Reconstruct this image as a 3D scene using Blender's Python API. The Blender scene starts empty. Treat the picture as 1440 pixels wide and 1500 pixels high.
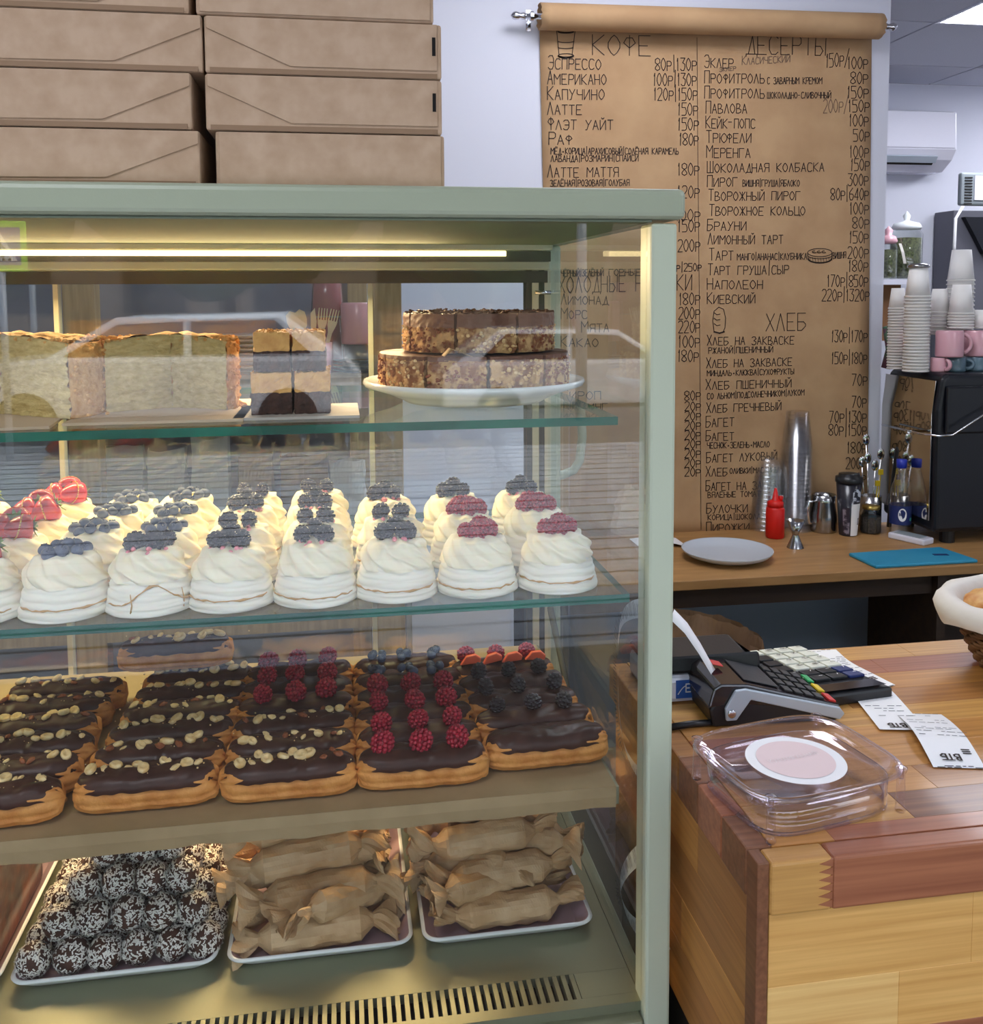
import bpy, math, random
from mathutils import Vector, Matrix, noise
random.seed(7)
R = math.radians; PI = math.pi
S = bpy.context.scene
COL = S.collection

# ------------------------------------------------------------------ camera
CAM = Vector((0, 0, 1.40)); FPX = 1390.0; CX, CY = 720.0, 540.0
_y, _p, _r = R(9.2), R(4.5), R(-0.3)
FW = Vector((math.sin(_y)*math.cos(_p), math.cos(_y)*math.cos(_p), -math.sin(_p)))
_r0 = Vector((math.cos(_y), -math.sin(_y), 0)); _u0 = _r0.cross(FW)
RT = _r0*math.cos(_r) + _u0*math.sin(_r); UP = RT.cross(FW)
cd = bpy.data.cameras.new('camera'); cam = bpy.data.objects.new('camera', cd); COL.objects.link(cam)
cam.matrix_world = Matrix(((RT.x, UP.x, -FW.x, CAM.x), (RT.y, UP.y, -FW.y, CAM.y), (RT.z, UP.z, -FW.z, CAM.z), (0, 0, 0, 1)))
cd.sensor_fit = 'HORIZONTAL'; cd.sensor_width = 36; cd.lens = 36*FPX/1440
cd.shift_y = -(750-CY)/1440; cd.clip_start = 0.02
S.camera = cam

def P(px, py, X=None, Y=None, Z=None):
    """point of the real plane X=, Y= or Z= seen at that place of the photograph"""
    v = FW + RT*((px-CX)/FPX) - UP*((py-CY)/FPX)
    t = (X-CAM.x)/v.x if X is not None else (Y-CAM.y)/v.y if Y is not None else (Z-CAM.z)/v.z
    return CAM + v*t

# ------------------------------------------------------------------ light
w = bpy.data.worlds.new('sky'); S.world = w; w.use_nodes = True
nt = w.node_tree; bg = nt.nodes['Background']
sky = nt.nodes.new('ShaderNodeTexSky'); sky.sky_type = 'NISHITA'; sky.sun_disc = False
sky.sun_elevation = R(38); sky.sun_rotation = R(60); sky.air_density = 1.0; sky.dust_density = 4.0
mixw = nt.nodes.new('ShaderNodeMix'); mixw.data_type = 'RGBA'; mixw.inputs[0].default_value = 0.45
nt.links.new(sky.outputs[0], mixw.inputs[6]); mixw.inputs[7].default_value = (4.7, 4.75, 5.1, 1)   # thin bright cloud over the blue
nt.links.new(mixw.outputs[2], bg.inputs[0]); bg.inputs[1].default_value = 0.78
sd = bpy.data.lights.new('sun', 'SUN'); sd.energy = 3.2; sd.angle = R(3); sd.color = (1, .96, .9)      # high sun from behind the shop, falls on the street
so = bpy.data.objects.new('sun', sd); COL.objects.link(so); so.rotation_euler = (R(-24), R(8), 0); so.location = (0, 0, 8)
S.view_settings.view_transform = 'Standard'; S.view_settings.look = 'None'
S.view_settings.gamma = 1.0; S.view_settings.use_curve_mapping = False
S.view_settings.exposure = 0.17
PANEL_E, TUBE_E, STRIP_W = 17.0, 2.6, 10.0

# ------------------------------------------------------------------ materials
def lin(c):
    if isinstance(c, str): c = tuple(int(c[i:i+2], 16) for i in (0, 2, 4))
    f = lambda v: v/12.92 if v <= .04045 else ((v+.055)/1.055)**2.4
    return tuple(f(v/255) for v in c) + (1,)
def mat(name, c, rough=.5, metal=0, c2=None, vs=20, bump=0, bs=60, stretch=None, sss=0, spec=.5, coat=0, sharp=.5, detail=4, emit=None, es=0):
    m = bpy.data.materials.new(name); m.use_nodes = True; N = m.node_tree; L = N.links.new
    b = N.nodes['Principled BSDF']; b.inputs['Base Color'].default_value = lin(c)
    b.inputs['Roughness'].default_value = rough; b.inputs['Metallic'].default_value = metal
    b.inputs['Specular IOR Level'].default_value = spec
    if coat: b.inputs['Coat Weight'].default_value = coat; b.inputs['Coat Roughness'].default_value = .08
    if sss:
        b.inputs['Subsurface Weight'].default_value = sss; b.inputs['Subsurface Radius'].default_value = (.01, .006, .004); b.inputs['Subsurface Scale'].default_value = .5
    if emit: b.inputs['Emission Color'].default_value = lin(emit); b.inputs['Emission Strength'].default_value = es
    if c2 or bump:
        tc = N.nodes.new('ShaderNodeTexCoord'); mp = N.nodes.new('ShaderNodeMapping'); L(tc.outputs['Object'], mp.inputs[0])
        if stretch: mp.inputs['Scale'].default_value = stretch
    if c2:
        n = N.nodes.new('ShaderNodeTexNoise'); n.inputs['Scale'].default_value = vs; n.inputs['Detail'].default_value = detail
        L(mp.outputs[0], n.inputs[0]); r = N.nodes.new('ShaderNodeValToRGB')
        d = (1-sharp)*.3; r.color_ramp.elements[0].position = .5-d; r.color_ramp.elements[1].position = .5+d
        r.color_ramp.elements[0].color = lin(c); r.color_ramp.elements[1].color = lin(c2)
        L(n.outputs[0], r.inputs[0]); L(r.outputs[0], b.inputs['Base Color'])
    if bump:
        n2 = N.nodes.new('ShaderNodeTexNoise'); n2.inputs['Scale'].default_value = bs; n2.inputs['Detail'].default_value = 4
        L(mp.outputs[0], n2.inputs[0]); bp = N.nodes.new('ShaderNodeBump'); bp.inputs['Strength'].default_value = bump; bp.inputs['Distance'].default_value = .002
        L(n2.outputs[0], bp.inputs['Height']); L(bp.outputs[0], b.inputs['Normal'])
    return m
def glassy(name, tint=(.93, .97, .96), ior=1.5, rough=0.0, base=0.0, mul=1.0, gcol=(1, 1, 1)):
    m = bpy.data.materials.new(name); m.use_nodes = True; N = m.node_tree; L = N.links.new
    N.nodes.remove(N.nodes['Principled BSDF']); o = N.nodes['Material Output']
    t = N.nodes.new('ShaderNodeBsdfTransparent'); t.inputs[0].default_value = (*tint, 1)
    g = N.nodes.new('ShaderNodeBsdfGlossy'); g.inputs[0].default_value = (*gcol, 1); g.inputs['Roughness'].default_value = rough
    f = N.nodes.new('ShaderNodeFresnel'); ge = N.nodes.new('ShaderNodeNewGeometry'); io = N.nodes.new('ShaderNodeMapRange')
    io.inputs['To Min'].default_value = ior; io.inputs['To Max'].default_value = 1/ior; L(ge.outputs['Backfacing'], io.inputs[0]); L(io.outputs[0], f.inputs[0])
    ma = N.nodes.new('ShaderNodeMath'); ma.operation = 'MULTIPLY_ADD'; ma.inputs[1].default_value = mul; ma.inputs[2].default_value = base
    mx = N.nodes.new('ShaderNodeMixShader'); L(f.outputs[0], ma.inputs[0]); L(ma.outputs[0], mx.inputs[0])
    L(t.outputs[0], mx.inputs[1]); L(g.outputs[0], mx.inputs[2]); L(mx.outputs[0], o.inputs[0])
    return m
M = {}
M['wall'] = mat('wall_paint', 'd6d8e4', .9, bump=.05, bs=300)
M['ceil'] = mat('ceiling_tile', 'c9cbd6', .95, c2='bfc1cc', vs=300)
M['ceilgap'] = mat('ceiling_gap', '55565e', .9)
M['floor'] = mat('floor_tile', '5a4636', .6, c2='4a392c', vs=3)
M['panel'] = mat('led_panel', 'ffffff', .5, emit='f4f6ff', es=PANEL_E)
M['panel2'] = mat('led_panel_dim', 'ffffff', .5, emit='f4f6ff', es=10)
M['tube'] = mat('warm_tube', 'ffe0a0', .5, emit='ffe3a6', es=TUBE_E)
M['sage'] = mat('sage_enamel', 'a2aa94', .35, bump=.04, bs=500)
M['sagel'] = mat('sage_enamel_light', 'bdc6b0', .4, bump=.04, bs=500)
M['cream'] = mat('cream_enamel', 'b5b49c', .4)
M['darkseal'] = mat('dark_seal', '3d3c36', .6)
M['steel'] = mat('brushed_steel', '8f9078', .38, metal=.6, bump=.08, bs=80, stretch=(1, 30, 1))
M['chrome'] = mat('chrome', 'd8d8dc', .12, metal=1)
M['dsteel'] = mat('pitcher_steel', 'a8a8aa', .2, metal=1)
M['pane'] = glassy('window_pane', (.975, .985, .98), 1.5, mul=.75)
M['spane'] = glassy('side_pane', (.92, .96, .97), 1.5, mul=.6)
M['shelfg'] = glassy('shelf_glass', (.93, .98, .96), 1.5, mul=.7)
M['gedge'] = mat('glass_edge', '0b6a55', .3, c2='07493a', vs=12, spec=.3)
M['clear'] = glassy('clear_plastic', (.968, .955, .985), 1.5, rough=.05, base=.03, mul=1.5, gcol=(.97, .96, 1))
M['cupclear'] = glassy('cup_plastic', (.975, .975, .98), 1.5, rough=.22, base=.05, mul=1.4, gcol=(1, 1, 1))
M['dome'] = glassy('dome_plastic', (.97, .97, .975), 1.5, rough=.25, base=.05, mul=1.6)
M['jarglass'] = glassy('jar_glass', (.85, .87, .86), 1.5, rough=.03, base=.03, mul=1.3)
M['kraft'] = mat('kraft_board', 'c2a68c', .85, c2='b4977c', vs=45, bump=.05, bs=200)
M['kraftd'] = mat('kraft_board_fold', '93775e', .9)
M['paper'] = mat('kraft_poster', 'bd9a72', .8, c2='b08c66', vs=9, bump=.05, bs=250)
M['wrap'] = mat('kraft_wrap', 'd2b48c', .6, c2='b89468', vs=22, bump=.9, bs=55)
M['ink'] = mat('black_ink', '33261f', .7)
M['inkl'] = mat('pencil_grey', '75604f', .8)
M['dark'] = mat('dark_void', '120d0b', .9)
M['black'] = mat('black_plastic', '1b1c20', .35, bump=.05, bs=400)
M['blackm'] = mat('black_metal', '10131c', .38, bump=.1, bs=300)
M['mirror'] = mat('mirror_steel', 'c9c6c0', .06, metal=1)
M['white'] = mat('white_paper', 'f0f0f2', .7)
M['cup'] = mat('white_card', 'f2f0ee', .65)
M['cuprim'] = mat('cup_rim', 'd9d6d2', .6)
M['porc'] = mat('white_porcelain', 'e8eef0', .2, coat=.4)
M['plate'] = mat('grey_stoneware', 'c3cad2', .3, coat=.2)
M['pink'] = mat('pink_glaze', 'dda9b4', .3, coat=.3)
M['bluemug'] = mat('blue_grey_glaze', '5f7888', .3, coat=.3)
M['lilac'] = mat('lilac_melamine', 'a98f96', .4)
M['red'] = mat('red_plastic', 'd81710', .4)
M['acw'] = mat('air_conditioner_white', 'e4e4f0', .15, coat=.4)
M['greyp'] = mat('grey_plastic', '8b9499', .5)
M['silver'] = mat('silver_plastic', 'b4bfcb', .35, metal=.3)
M['screen'] = mat('dark_screen', '2a2528', .12, coat=.5)
M['blueboard'] = mat('blue_board', '1286ae', .55, c2='3f9dbd', vs=5, sharp=0)
M['navy'] = mat('navy_label', '1d2c66', .5)
M['bluecap'] = mat('blue_cap', '1a2fa8', .4)
M['green'] = mat('green_key', '27a05a', .5); M['yellow'] = mat('yellow_key', 'e0c020', .5); M['redk'] = mat('red_key', 'c8302c', .5)
M['keyw'] = mat('white_key', 'dedfd2', .5)
M['gold'] = mat('gold_lid', 'b39a55', .3, metal=.8)
M['herb'] = mat('dried_herbs', '6d7350', .9, c2='3b3d28', vs=120, bump=.5, bs=200)
M['timber'] = mat('pine_timber', '9d8862', .7, c2='8a7350', vs=14, stretch=(8, 8, .6))
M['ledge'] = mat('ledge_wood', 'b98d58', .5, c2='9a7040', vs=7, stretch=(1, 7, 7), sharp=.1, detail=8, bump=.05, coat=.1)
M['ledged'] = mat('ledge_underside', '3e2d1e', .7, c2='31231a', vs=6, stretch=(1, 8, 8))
M['bpanel'] = mat('blue_grey_board', '7f8fa2', .6)
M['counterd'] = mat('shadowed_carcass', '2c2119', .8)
WD = {}
for k, (a, b) in dict(light=('e6b46a', 'cf9850'), honey=('c88f4c', 'aa7438'), mid=('b07a42', '93602f'), red=('aa6a48', '8e5236'), dark=('88583a', '6c4228'), pale=('efc67e', 'dca862'), tan=('d2a05a', 'b58242')).items():
    WD[k+'x'] = mat('stave_'+k, a, .42, c2=b, vs=9, stretch=(.5, 18, 18), sharp=.4, detail=8, coat=.15, bump=.06, bs=14)
    WD[k+'y'] = mat('stave_'+k+'_end', a, .45, c2=b, vs=9, stretch=(18, .5, 18), sharp=.4, detail=8, bump=.06, bs=14)
M['mer'] = mat('meringue', 'f7f1e4', .75, sss=.25, bump=.15, bs=90)
M['cream2'] = mat('whipped_cream', 'fbf0d8', .55, sss=.3, bump=.1, bs=120)
M['crack'] = mat('caramel_crack', 'c79a5c', .6)
M['blackb'] = mat('blackberry_skin', '1d0d19', .22, coat=.8)
M['raspb'] = mat('raspberry_skin', 'b01c34', .4, c2='8a1028', vs=200, sss=.1)
M['blueb'] = mat('blueberry_skin', '2b3450', .5, c2='4a5570', vs=60)
M['straw'] = mat('strawberry_skin', 'd02414', .28, c2='a81208', vs=80, coat=.3)
M['strawin'] = mat('strawberry_flesh', 'f06a48', .4)
M['seed'] = mat('strawberry_seed', 'd8b050', .5)
M['leaf'] = mat('strawberry_leaf', '7f9a3c', .6)
M['pearl'] = mat('pink_sugar', 'e8909a', .5); M['pearlw'] = mat('cream_sugar', 'efe0b8', .5)
M['choux'] = mat('choux_pastry', 'dd9a50', .6, c2='c27a34', vs=60, bump=.5, bs=220)
M['choc'] = mat('chocolate_glaze', '3b211a', .38, c2='4b2d24', vs=30, bump=.2, bs=60, spec=.35)
M['nut'] = mat('hazelnut', 'ecd3a0', .55, c2='d6ac6c', vs=160)
M['nutb'] = mat('hazelnut_skin', '8a4a26', .6)
M['truf'] = mat('truffle_cocoa', '4e2d1e', .7, c2='3a2016', vs=80, bump=.4, bs=200)
M['coco'] = mat('coconut_flakes', 'e6e3dc', .6)
M['crumb'] = mat('golden_crumbs', 'e6b873', .85, c2='cf9850', vs=150, bump=.9, bs=260)
M['layer'] = mat('layered_sponge', 'e0cb90', .85, c2='bfa668', vs=120, bump=.9, bs=220, stretch=(1, 1, 2.2), sharp=.2)
M['browndk'] = mat('brownie_crumb', '2f1a14', .8, c2='44271c', vs=160, bump=.8, bs=200)
M['cheese'] = mat('cheesecake_layer', 'd8a862', .7, c2='c49050', vs=70, bump=.5, bs=200)
M['nutty'] = mat('nutty_crust', '8a5832', .8, c2='c8a06c', vs=90, sharp=.8, bump=1, bs=170)
M['choctop'] = mat('milk_chocolate_top', '7a5240', .55, c2='6a4434', vs=40, bump=.3, bs=100)
M['card'] = mat('cake_card', 'c9b59c', .8); M['cardw'] = mat('white_card_board', 'b7b2ac', .7)
M['cloth'] = mat('basket_cloth', 'd9d4cc', .9, bump=.5, bs=60)
M['wicker'] = mat('wicker', '7a5636', .7, c2='5a3c24', vs=60)
M['bun'] = mat('bun_crust', 'b8702f', .5, c2='dfb473', vs=40, sharp=.6, bump=.5, bs=80)
M['bagdk'] = mat('brown_paper_bag', '8a6a4c', .8, c2='6f533a', vs=12, bump=.2, bs=40)
M['greyink'] = mat('thermal_print', '5a5c66', .8)
M['pinkst'] = mat('pale_pink_sticker', 'e6cfcf', .7)
M['greenfr'] = mat('sign_lime', 'a6f03a', .5, emit=None); M['signblue'] = mat('sign_blue', '2a4a9c', .5)

# ------------------------------------------------------------------ mesh helpers
ORG = {}
class MB:
    def __init__(s): s.v = []; s.f = []; s.m = []
    def add(s, vs, fs, mi=0):
        o = len(s.v); s.v += [Vector(v) for v in vs]; s.f += [tuple(i+o for i in f) for f in fs]; s.m += [mi]*len(fs); return s
    def box(s, c, d, rz=0, mi=0, rot=None, taper=1):
        x, y, z = d[0]/2, d[1]/2, d[2]/2; c = Vector(c)
        vs = [Vector((a*x*(taper if k > 0 else 1), b*y*(taper if k > 0 else 1), k*z)) for k in (-1, 1) for a, b in ((-1, -1), (1, -1), (1, 1), (-1, 1))]
        m = rot or Matrix.Rotation(rz, 3, 'Z')
        return s.add([c+m@v for v in vs], [(3, 2, 1, 0), (4, 5, 6, 7), (0, 1, 5, 4), (1, 2, 6, 5), (2, 3, 7, 6), (3, 0, 4, 7)], mi)
    def b2(s, x0, x1, y0, y1, z0, z1, mi=0): return s.box(((x0+x1)/2, (y0+y1)/2, (z0+z1)/2), (abs(x1-x0), abs(y1-y0), abs(z1-z0)), mi=mi)
    def lathe(s, prof, n=32, c=(0, 0, 0), fn=None, mi=0, cap=True, rot=None):
        c = Vector(c); vs = []; k = len(prof)
        for j, (r, z) in enumerate(prof):
            for i in range(n):
                a = 2*PI*i/n; rr, zz = (r, z) if fn is None else fn(r, z, a, j)
                v = Vector((rr*math.cos(a), rr*math.sin(a), zz)); vs.append(c+(rot@v if rot else v))
        fs = [(j*n+i, j*n+(i+1) % n, (j+1)*n+(i+1) % n, (j+1)*n+i) for j in range(k-1) for i in range(n)]
        if cap:
            if prof[0][0] > 1e-6: fs.append(tuple(range(n-1, -1, -1)))
            if prof[-1][0] > 1e-6: fs.append(tuple(range((k-1)*n, k*n)))
        return s.add(vs, fs, mi)
    def tube(s, pts, r, n=8, mi=0, cap=True):
        pts = [Vector(p) for p in pts]; vs = []; up = Vector((0, 0, 1)); rs = r if isinstance(r, (list, tuple)) else [r]*len(pts)
        pa = None
        for i, p in enumerate(pts):
            t = (pts[min(i+1, len(pts)-1)]-pts[max(i-1, 0)]).normalized()
            if pa is None: pa = t.orthogonal().normalized()
            pa = (pa - t*pa.dot(t)).normalized(); q = t.cross(pa)
            vs += [p+(pa*math.cos(2*PI*k/n)+q*math.sin(2*PI*k/n))*rs[i] for k in range(n)]
        fs = [(i*n+k, i*n+(k+1) % n, (i+1)*n+(k+1) % n, (i+1)*n+k) for i in range(len(pts)-1) for k in range(n)]
        if cap: fs += [tuple(range(n-1, -1, -1)), tuple(range((len(pts)-1)*n, len(pts)*n))]
        return s.add(vs, fs, mi)
    def ball(s, c, r, nu=12, nv=8, sc=(1, 1, 1), mi=0, fn=None, rot=None):
        c = Vector(c); vs = [Vector((0, 0, -1))]
        for j in range(1, nv):
            t = -PI/2+PI*j/nv
            vs += [Vector((math.cos(t)*math.cos(2*PI*i/nu), math.cos(t)*math.sin(2*PI*i/nu), math.sin(t))) for i in range(nu)]
        vs.append(Vector((0, 0, 1))); T = len(vs)-1
        fs = [(0, 1+(i+1) % nu, 1+i) for i in range(nu)]
        fs += [(1+j*nu+i, 1+j*nu+(i+1) % nu, 1+(j+1)*nu+(i+1) % nu, 1+(j+1)*nu+i) for j in range(nv-2) for i in range(nu)]
        fs += [(1+(nv-2)*nu+i, 1+(nv-2)*nu+(i+1) % nu, T) for i in range(nu)]
        out = []
        for v in vs:
            k = fn(v) if fn else 1
            q = Vector((v.x*sc[0], v.y*sc[1], v.z*sc[2]))*r*k; out.append(c+(rot@q if rot else q))
        return s.add(out, fs, mi)
    def prism(s, poly, h0, h1, axis='Z', mi=0):
        """poly in the plane across the axis, extruded from h0 to h1"""
        def V(a, b, h): return (a, b, h) if axis == 'Z' else (a, h, b) if axis == 'Y' else (h, a, b)
        n = len(poly); vs = [V(a, b, h0) for a, b in poly]+[V(a, b, h1) for a, b in poly]
        fs = [tuple(range(n-1, -1, -1)), tuple(range(n, 2*n))]+[(i, (i+1) % n, n+(i+1) % n, n+i) for i in range(n)]
        return s.add(vs, fs, mi)
    def strip(s, pts, width, th=0, mi=0):
        """ribbon: pts centre line, width vector per point"""
        vs = []; 
        for p, wv in zip(pts, width): vs += [Vector(p)-Vector(wv)/2, Vector(p)+Vector(wv)/2]
        return s.add(vs, [(2*i, 2*i+1, 2*i+3, 2*i+2) for i in range(len(pts)-1)], mi)
    def build(s, name, m, parent=None, smooth=False, bevel=0, org=None, bseg=2, solid=0, auto=False):
        if org is not None: o = Vector(org)
        elif parent is not None: o = ORG.get(parent, Vector((0, 0, 0)))
        else:
            xs = [v.x for v in s.v]; ys = [v.y for v in s.v]; o = Vector(((min(xs)+max(xs))/2, (min(ys)+max(ys))/2, min(v.z for v in s.v)))
        me = bpy.data.meshes.new(name); me.from_pydata([tuple(v-o) for v in s.v], [], s.f); me.update()
        for k in (m if isinstance(m, (list, tuple)) else [m]): me.materials.append(k)
        if any(s.m): me.polygons.foreach_set('material_index', s.m)
        import bmesh
        bm = bmesh.new(); bm.from_mesh(me); bmesh.ops.recalc_face_normals(bm, faces=bm.faces); bm.to_mesh(me); bm.free()
        if smooth: me.polygons.foreach_set('use_smooth', [True]*len(me.polygons))
        ob = bpy.data.objects.new(name, me); COL.objects.link(ob)
        if parent is None: ob.location = o
        else: ob.parent = parent
        ORG[ob] = o
        if solid: md = ob.modifiers.new('t', 'SOLIDIFY'); md.thickness = solid; md.offset = 0
        if bevel: md = ob.modifiers.new('b', 'BEVEL'); md.width = bevel; md.segments = bseg; md.limit_method = 'ANGLE'; md.angle_limit = R(40)
        return ob
def thing(name, label, cat, loc=(0, 0, 0), group=None):
    o = bpy.data.objects.new(name, None); COL.objects.link(o); o.location = loc; o.empty_display_size = .02
    ORG[o] = Vector(loc); return tag(o, label, cat, group)
def tag(o, label=None, cat=None, group=None, kind=None):
    if label: o['label'] = label
    if cat: o['category'] = cat
    if group: o['group'] = group
    if kind: o['kind'] = kind
    return o
KIDS = {}
def dup(o, parent=None, loc=None, rot=None, scale=None, label=None):
    c = o.copy(); COL.objects.link(c)
    if parent is not None: c.parent = parent
    if loc is not None: c.location = loc
    if rot is not None: c.rotation_euler = rot
    if scale is not None: c.scale = scale
    if label: c['label'] = label
    for ch in list(o.children): dup(ch, c)
    return c
def put(o, parent, loc, rot=(0, 0, 0), sc=1, first=None):
    """a copy of mesh object o as a child of parent"""
    c = o.copy(); COL.objects.link(c); c.parent = parent; c.location = loc; c.rotation_euler = rot; c.scale = (sc,)*3 if not isinstance(sc, tuple) else sc
    return c
PROTO = []
def proto(name, mb, m, smooth=True, **k):
    o = mb.build(name, m, None, smooth, org=(0, 0, 0), **k); PROTO.append(o); return o
def struct(o): o['kind'] = 'structure'; return o
def nz(v, s=1, seed=0): return noise.noise(Vector(v)*s+Vector((seed*3.1, seed*1.7, seed*5.3)))

# ------------------------------------------------------------------ stroke lettering
G = {'А': '00 28 40;13 33', 'Б': '48 08 00 20 31 42 43 34 04', 'В': '08 28 37 36 24 04;24 43 41 20 00 08', 'Г': '00 08 48', 'Д': '0a 00 50 5a;10 38 40',
 'Е': '48 08 00 40;04 34', 'Ё': '48 08 00 40;04 34;19 1A;39 3A', 'Ж': '28 20;08 24 48;00 24 40', 'З': '07 18 38 46 24 43 41 30 10 01', 'И': '08 00 48 40',
 'Й': '08 00 48 40;1A 29 3A', 'К': '08 00;48 04 40', 'Л': '00 28 40', 'М': '00 08 24 48 40', 'Н': '00 08;48 40;04 44', 'О': '28 17 05 03 11 20 31 43 45 37 28',
 'П': '00 08 48 40', 'Р': '00 08 38 47 45 34 04', 'С': '47 38 18 06 02 10 30 41', 'Т': '08 48;28 20', 'У': '08 24;48 24 10 00', 'Ф': '28 20;27 17 05 14 23 34 45 37 27',
 'Х': '08 40;48 00', 'Ц': '08 00 50 5a;40 48', 'Ч': '08 05 14 44;48 40', 'Ш': '08 00 40 48;28 20', 'Щ': '08 00 50 5a;48 40;28 20', 'Ь': '08 00 30 42 34 04',
 'Ы': '08 00 20 32 24 04;48 40', 'Э': '07 18 38 46 42 30 10 01;14 44', 'Ю': '08 00;04 14;38 27 15 13 21 30 41 53 55 47 38', 'Я': '40 48 18 07 05 14 44;14 00',
 '0': '28 17 05 03 11 20 31 43 45 37 28', '1': '16 28 20', '2': '07 18 38 47 45 00 40', '3': '08 48 25 44 42 30 10 01', '4': '30 38 02 42', '5': '48 08 05 35 43 41 30 00',
 '6': '38 05 02 10 30 42 43 34 04', '7': '08 48 10', '8': '28 07 05 24 42 41 20 01 02 24 45 47 28', '9': '44 14 05 07 18 38 47 42 10',
 '|': '2A 2a', '/': '0a 4A', '+': '13 33;22 24', '-': '04 34', ' ': '', 'P': '00 08 38 47 45 34 04', 'E': '48 08 00 40;04 34', 'F': '48 08 00;04 34'}
def gv(ch): return {'a': -1, 'A': 10, '9': 9}.get(ch, None) if not ch.isdigit() or ch == '9' else int(ch)
def layout(text):
    """-> total advance and list of (strokes, x, width, height)"""
    x = 0; out = []
    for i, c in enumerate(text):
        low = c.islower(); C = c.upper(); hh = .76 if low else 1.0; wd = .42*(.95 if low else 1)
        if C in '|1': wd *= .55
        if C in 'ШЖЮМЫЩ': wd *= 1.2
        if C == ' ': wd = .4
        out.append((G.get(C, ''), x, wd, hh)); x += wd + .14
    return max(x-.14, .1), out
def letter(mb, text, o, xv, yv, width, height, th, nrm, jit=.0):
    """strokes of text from baseline point o along xv over the given width"""
    W, L = layout(text); k = width/W; o = Vector(o); xv = Vector(xv).normalized(); yv = Vector(yv).normalized()
    for g, x, wd, hh in L:
        if not g: continue
        sk = random.uniform(-1, 1)*jit; dy = random.uniform(-1, 1)*jit*.5
        for st in g.split(';'):
            pts = []
            for t in st.split():
                a, b = gv(t[0]), gv(t[1])
                pts.append(o+xv*((x+a/4*wd)*k+sk*height*.1*b/8)+yv*((b/8*hh+dy*.1)*height))
            for p, q in zip(pts, pts[1:]):
                d = (q-p); 
                if d.length < 1e-6: continue
                d.normalize(); s_ = d.cross(Vector(nrm)).normalized()*th/2; e = d*th*.3
                mb.add([p-e-s_, p-e+s_, q+e+s_, q+e-s_], [(0, 1, 2, 3)])
def poly(mb, pts, th, nrm):
    for p, q in zip(pts, pts[1:]):
        p, q = Vector(p), Vector(q); d = (q-p).normalized(); s_ = d.cross(Vector(nrm)).normalized()*th/2; e = d*th*.3
        mb.add([p-e-s_, p-e+s_, q+e+s_, q+e-s_], [(0, 1, 2, 3)])

# ================================================================== SETTING
WY = 2.36; ZC = 2.356; XL, XR, YF, YB = -2.6, 4.6, -1.9, 4.1
def wbox(name, a, m, kind=True, parent=None):
    o = MB().b2(*a).build(name, m, parent)
    if kind and parent is None: struct(o)
    return o
wbox('floor', (XL, XR, YF, YB, -.12, 0), M['floor'])
WEX = (P(1303, 60, Y=WY).x+P(1286, 750, Y=WY).x)/2
wbox('wall_back', (XL, WEX, WY, WY+.1, 0, ZC), M['wall'])
wbox('wall_far', (WEX-1.2, XR, YB, YB+.1, 0, ZC), M['wall'])
wbox('wall_left', (XL-.1, XL, YF, YB+.1, 0, ZC), M['wall'])
wbox('wall_right', (XR, XR+.1, YF, YB+.1, 0, ZC), M['wall'])
wbox('wall_partition', (WEX-1.3, WEX-1.2, WY+.1, YB+.1, 0, ZC), M['wall'])
ceil = wbox('ceiling', (XL, XR, YF, YB+.1, ZC+.02, ZC+.12), M['ceilgap'])
tx0, ty0, ts = 2.121, 3.168, .60     # lit panel corner fixes the tile grid
for i in range(-8, 6):
    for j in range(-8, 2):
        xa, xb = tx0+i*ts, tx0+(i+1)*ts; ya, yb = ty0+j*ts, ty0+(j+1)*ts
        xa, xb, ya, yb = max(xa, XL), min(xb, XR), max(ya, YF), min(yb, YB)
        if xb-xa < .03 or yb-ya < .03: continue
        if (i, j) in ((0, -1), (2, 0), (-3, -3), (-5, -6), (-1, -6)):  # the far-corner panel is unseen, added to brighten the back room
            p = thing('ceiling_light', {(0, -1): 'square lit ceiling panel in the top right corner of the photo', (2, 0): 'unseen square lit panel added to brighten the far corner', (-3, -3): 'square lit ceiling panel over the counter, outside the photo', (-5, -6): 'square lit ceiling panel near the shop front, left one', (-1, -6): 'square lit ceiling panel near the shop front, right one'}[(i, j)], 'ceiling light', ((xa+xb)/2, (ya+yb)/2, ZC))
            MB().b2(xa+.012, xb-.012, ya+.012, yb-.012, ZC-.002, ZC+.012).build('diffuser', M['panel' if yb > 2.4 else 'panel2'], p)
            f = MB()
            for a in ((xa, xb, ya, ya+.012), (xa, xb, yb-.012, yb), (xa, xa+.012, ya+.012, yb-.012), (xb-.012, xb, ya+.012, yb-.012)): f.b2(*a, ZC-.004, ZC+.014)
            f.build('frame', M['acw'], p)
            continue
        MB().b2(xa+.005, xb-.005, ya+.005, yb-.005, ZC, ZC+.018).build('ceiling_tile', M['ceil'], ceil)
# shop front behind the camera, open to the street
fr = MB()
fr.b2(XL, XR, YF-.06, YF, 2.15, ZC+.1)
for x in (XL+.05, -1.75, 1.75, 3.1, XR-.05): fr.b2(x-.035, x+.035, YF-.06, YF, 0, 2.15)
fr.b2(XL, -1.75, YF-.06, YF, 0, .35); fr.b2(1.75, XR, YF-.06, YF, 0, .35)
struct(fr.build('window_1', M['greyp']))
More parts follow.
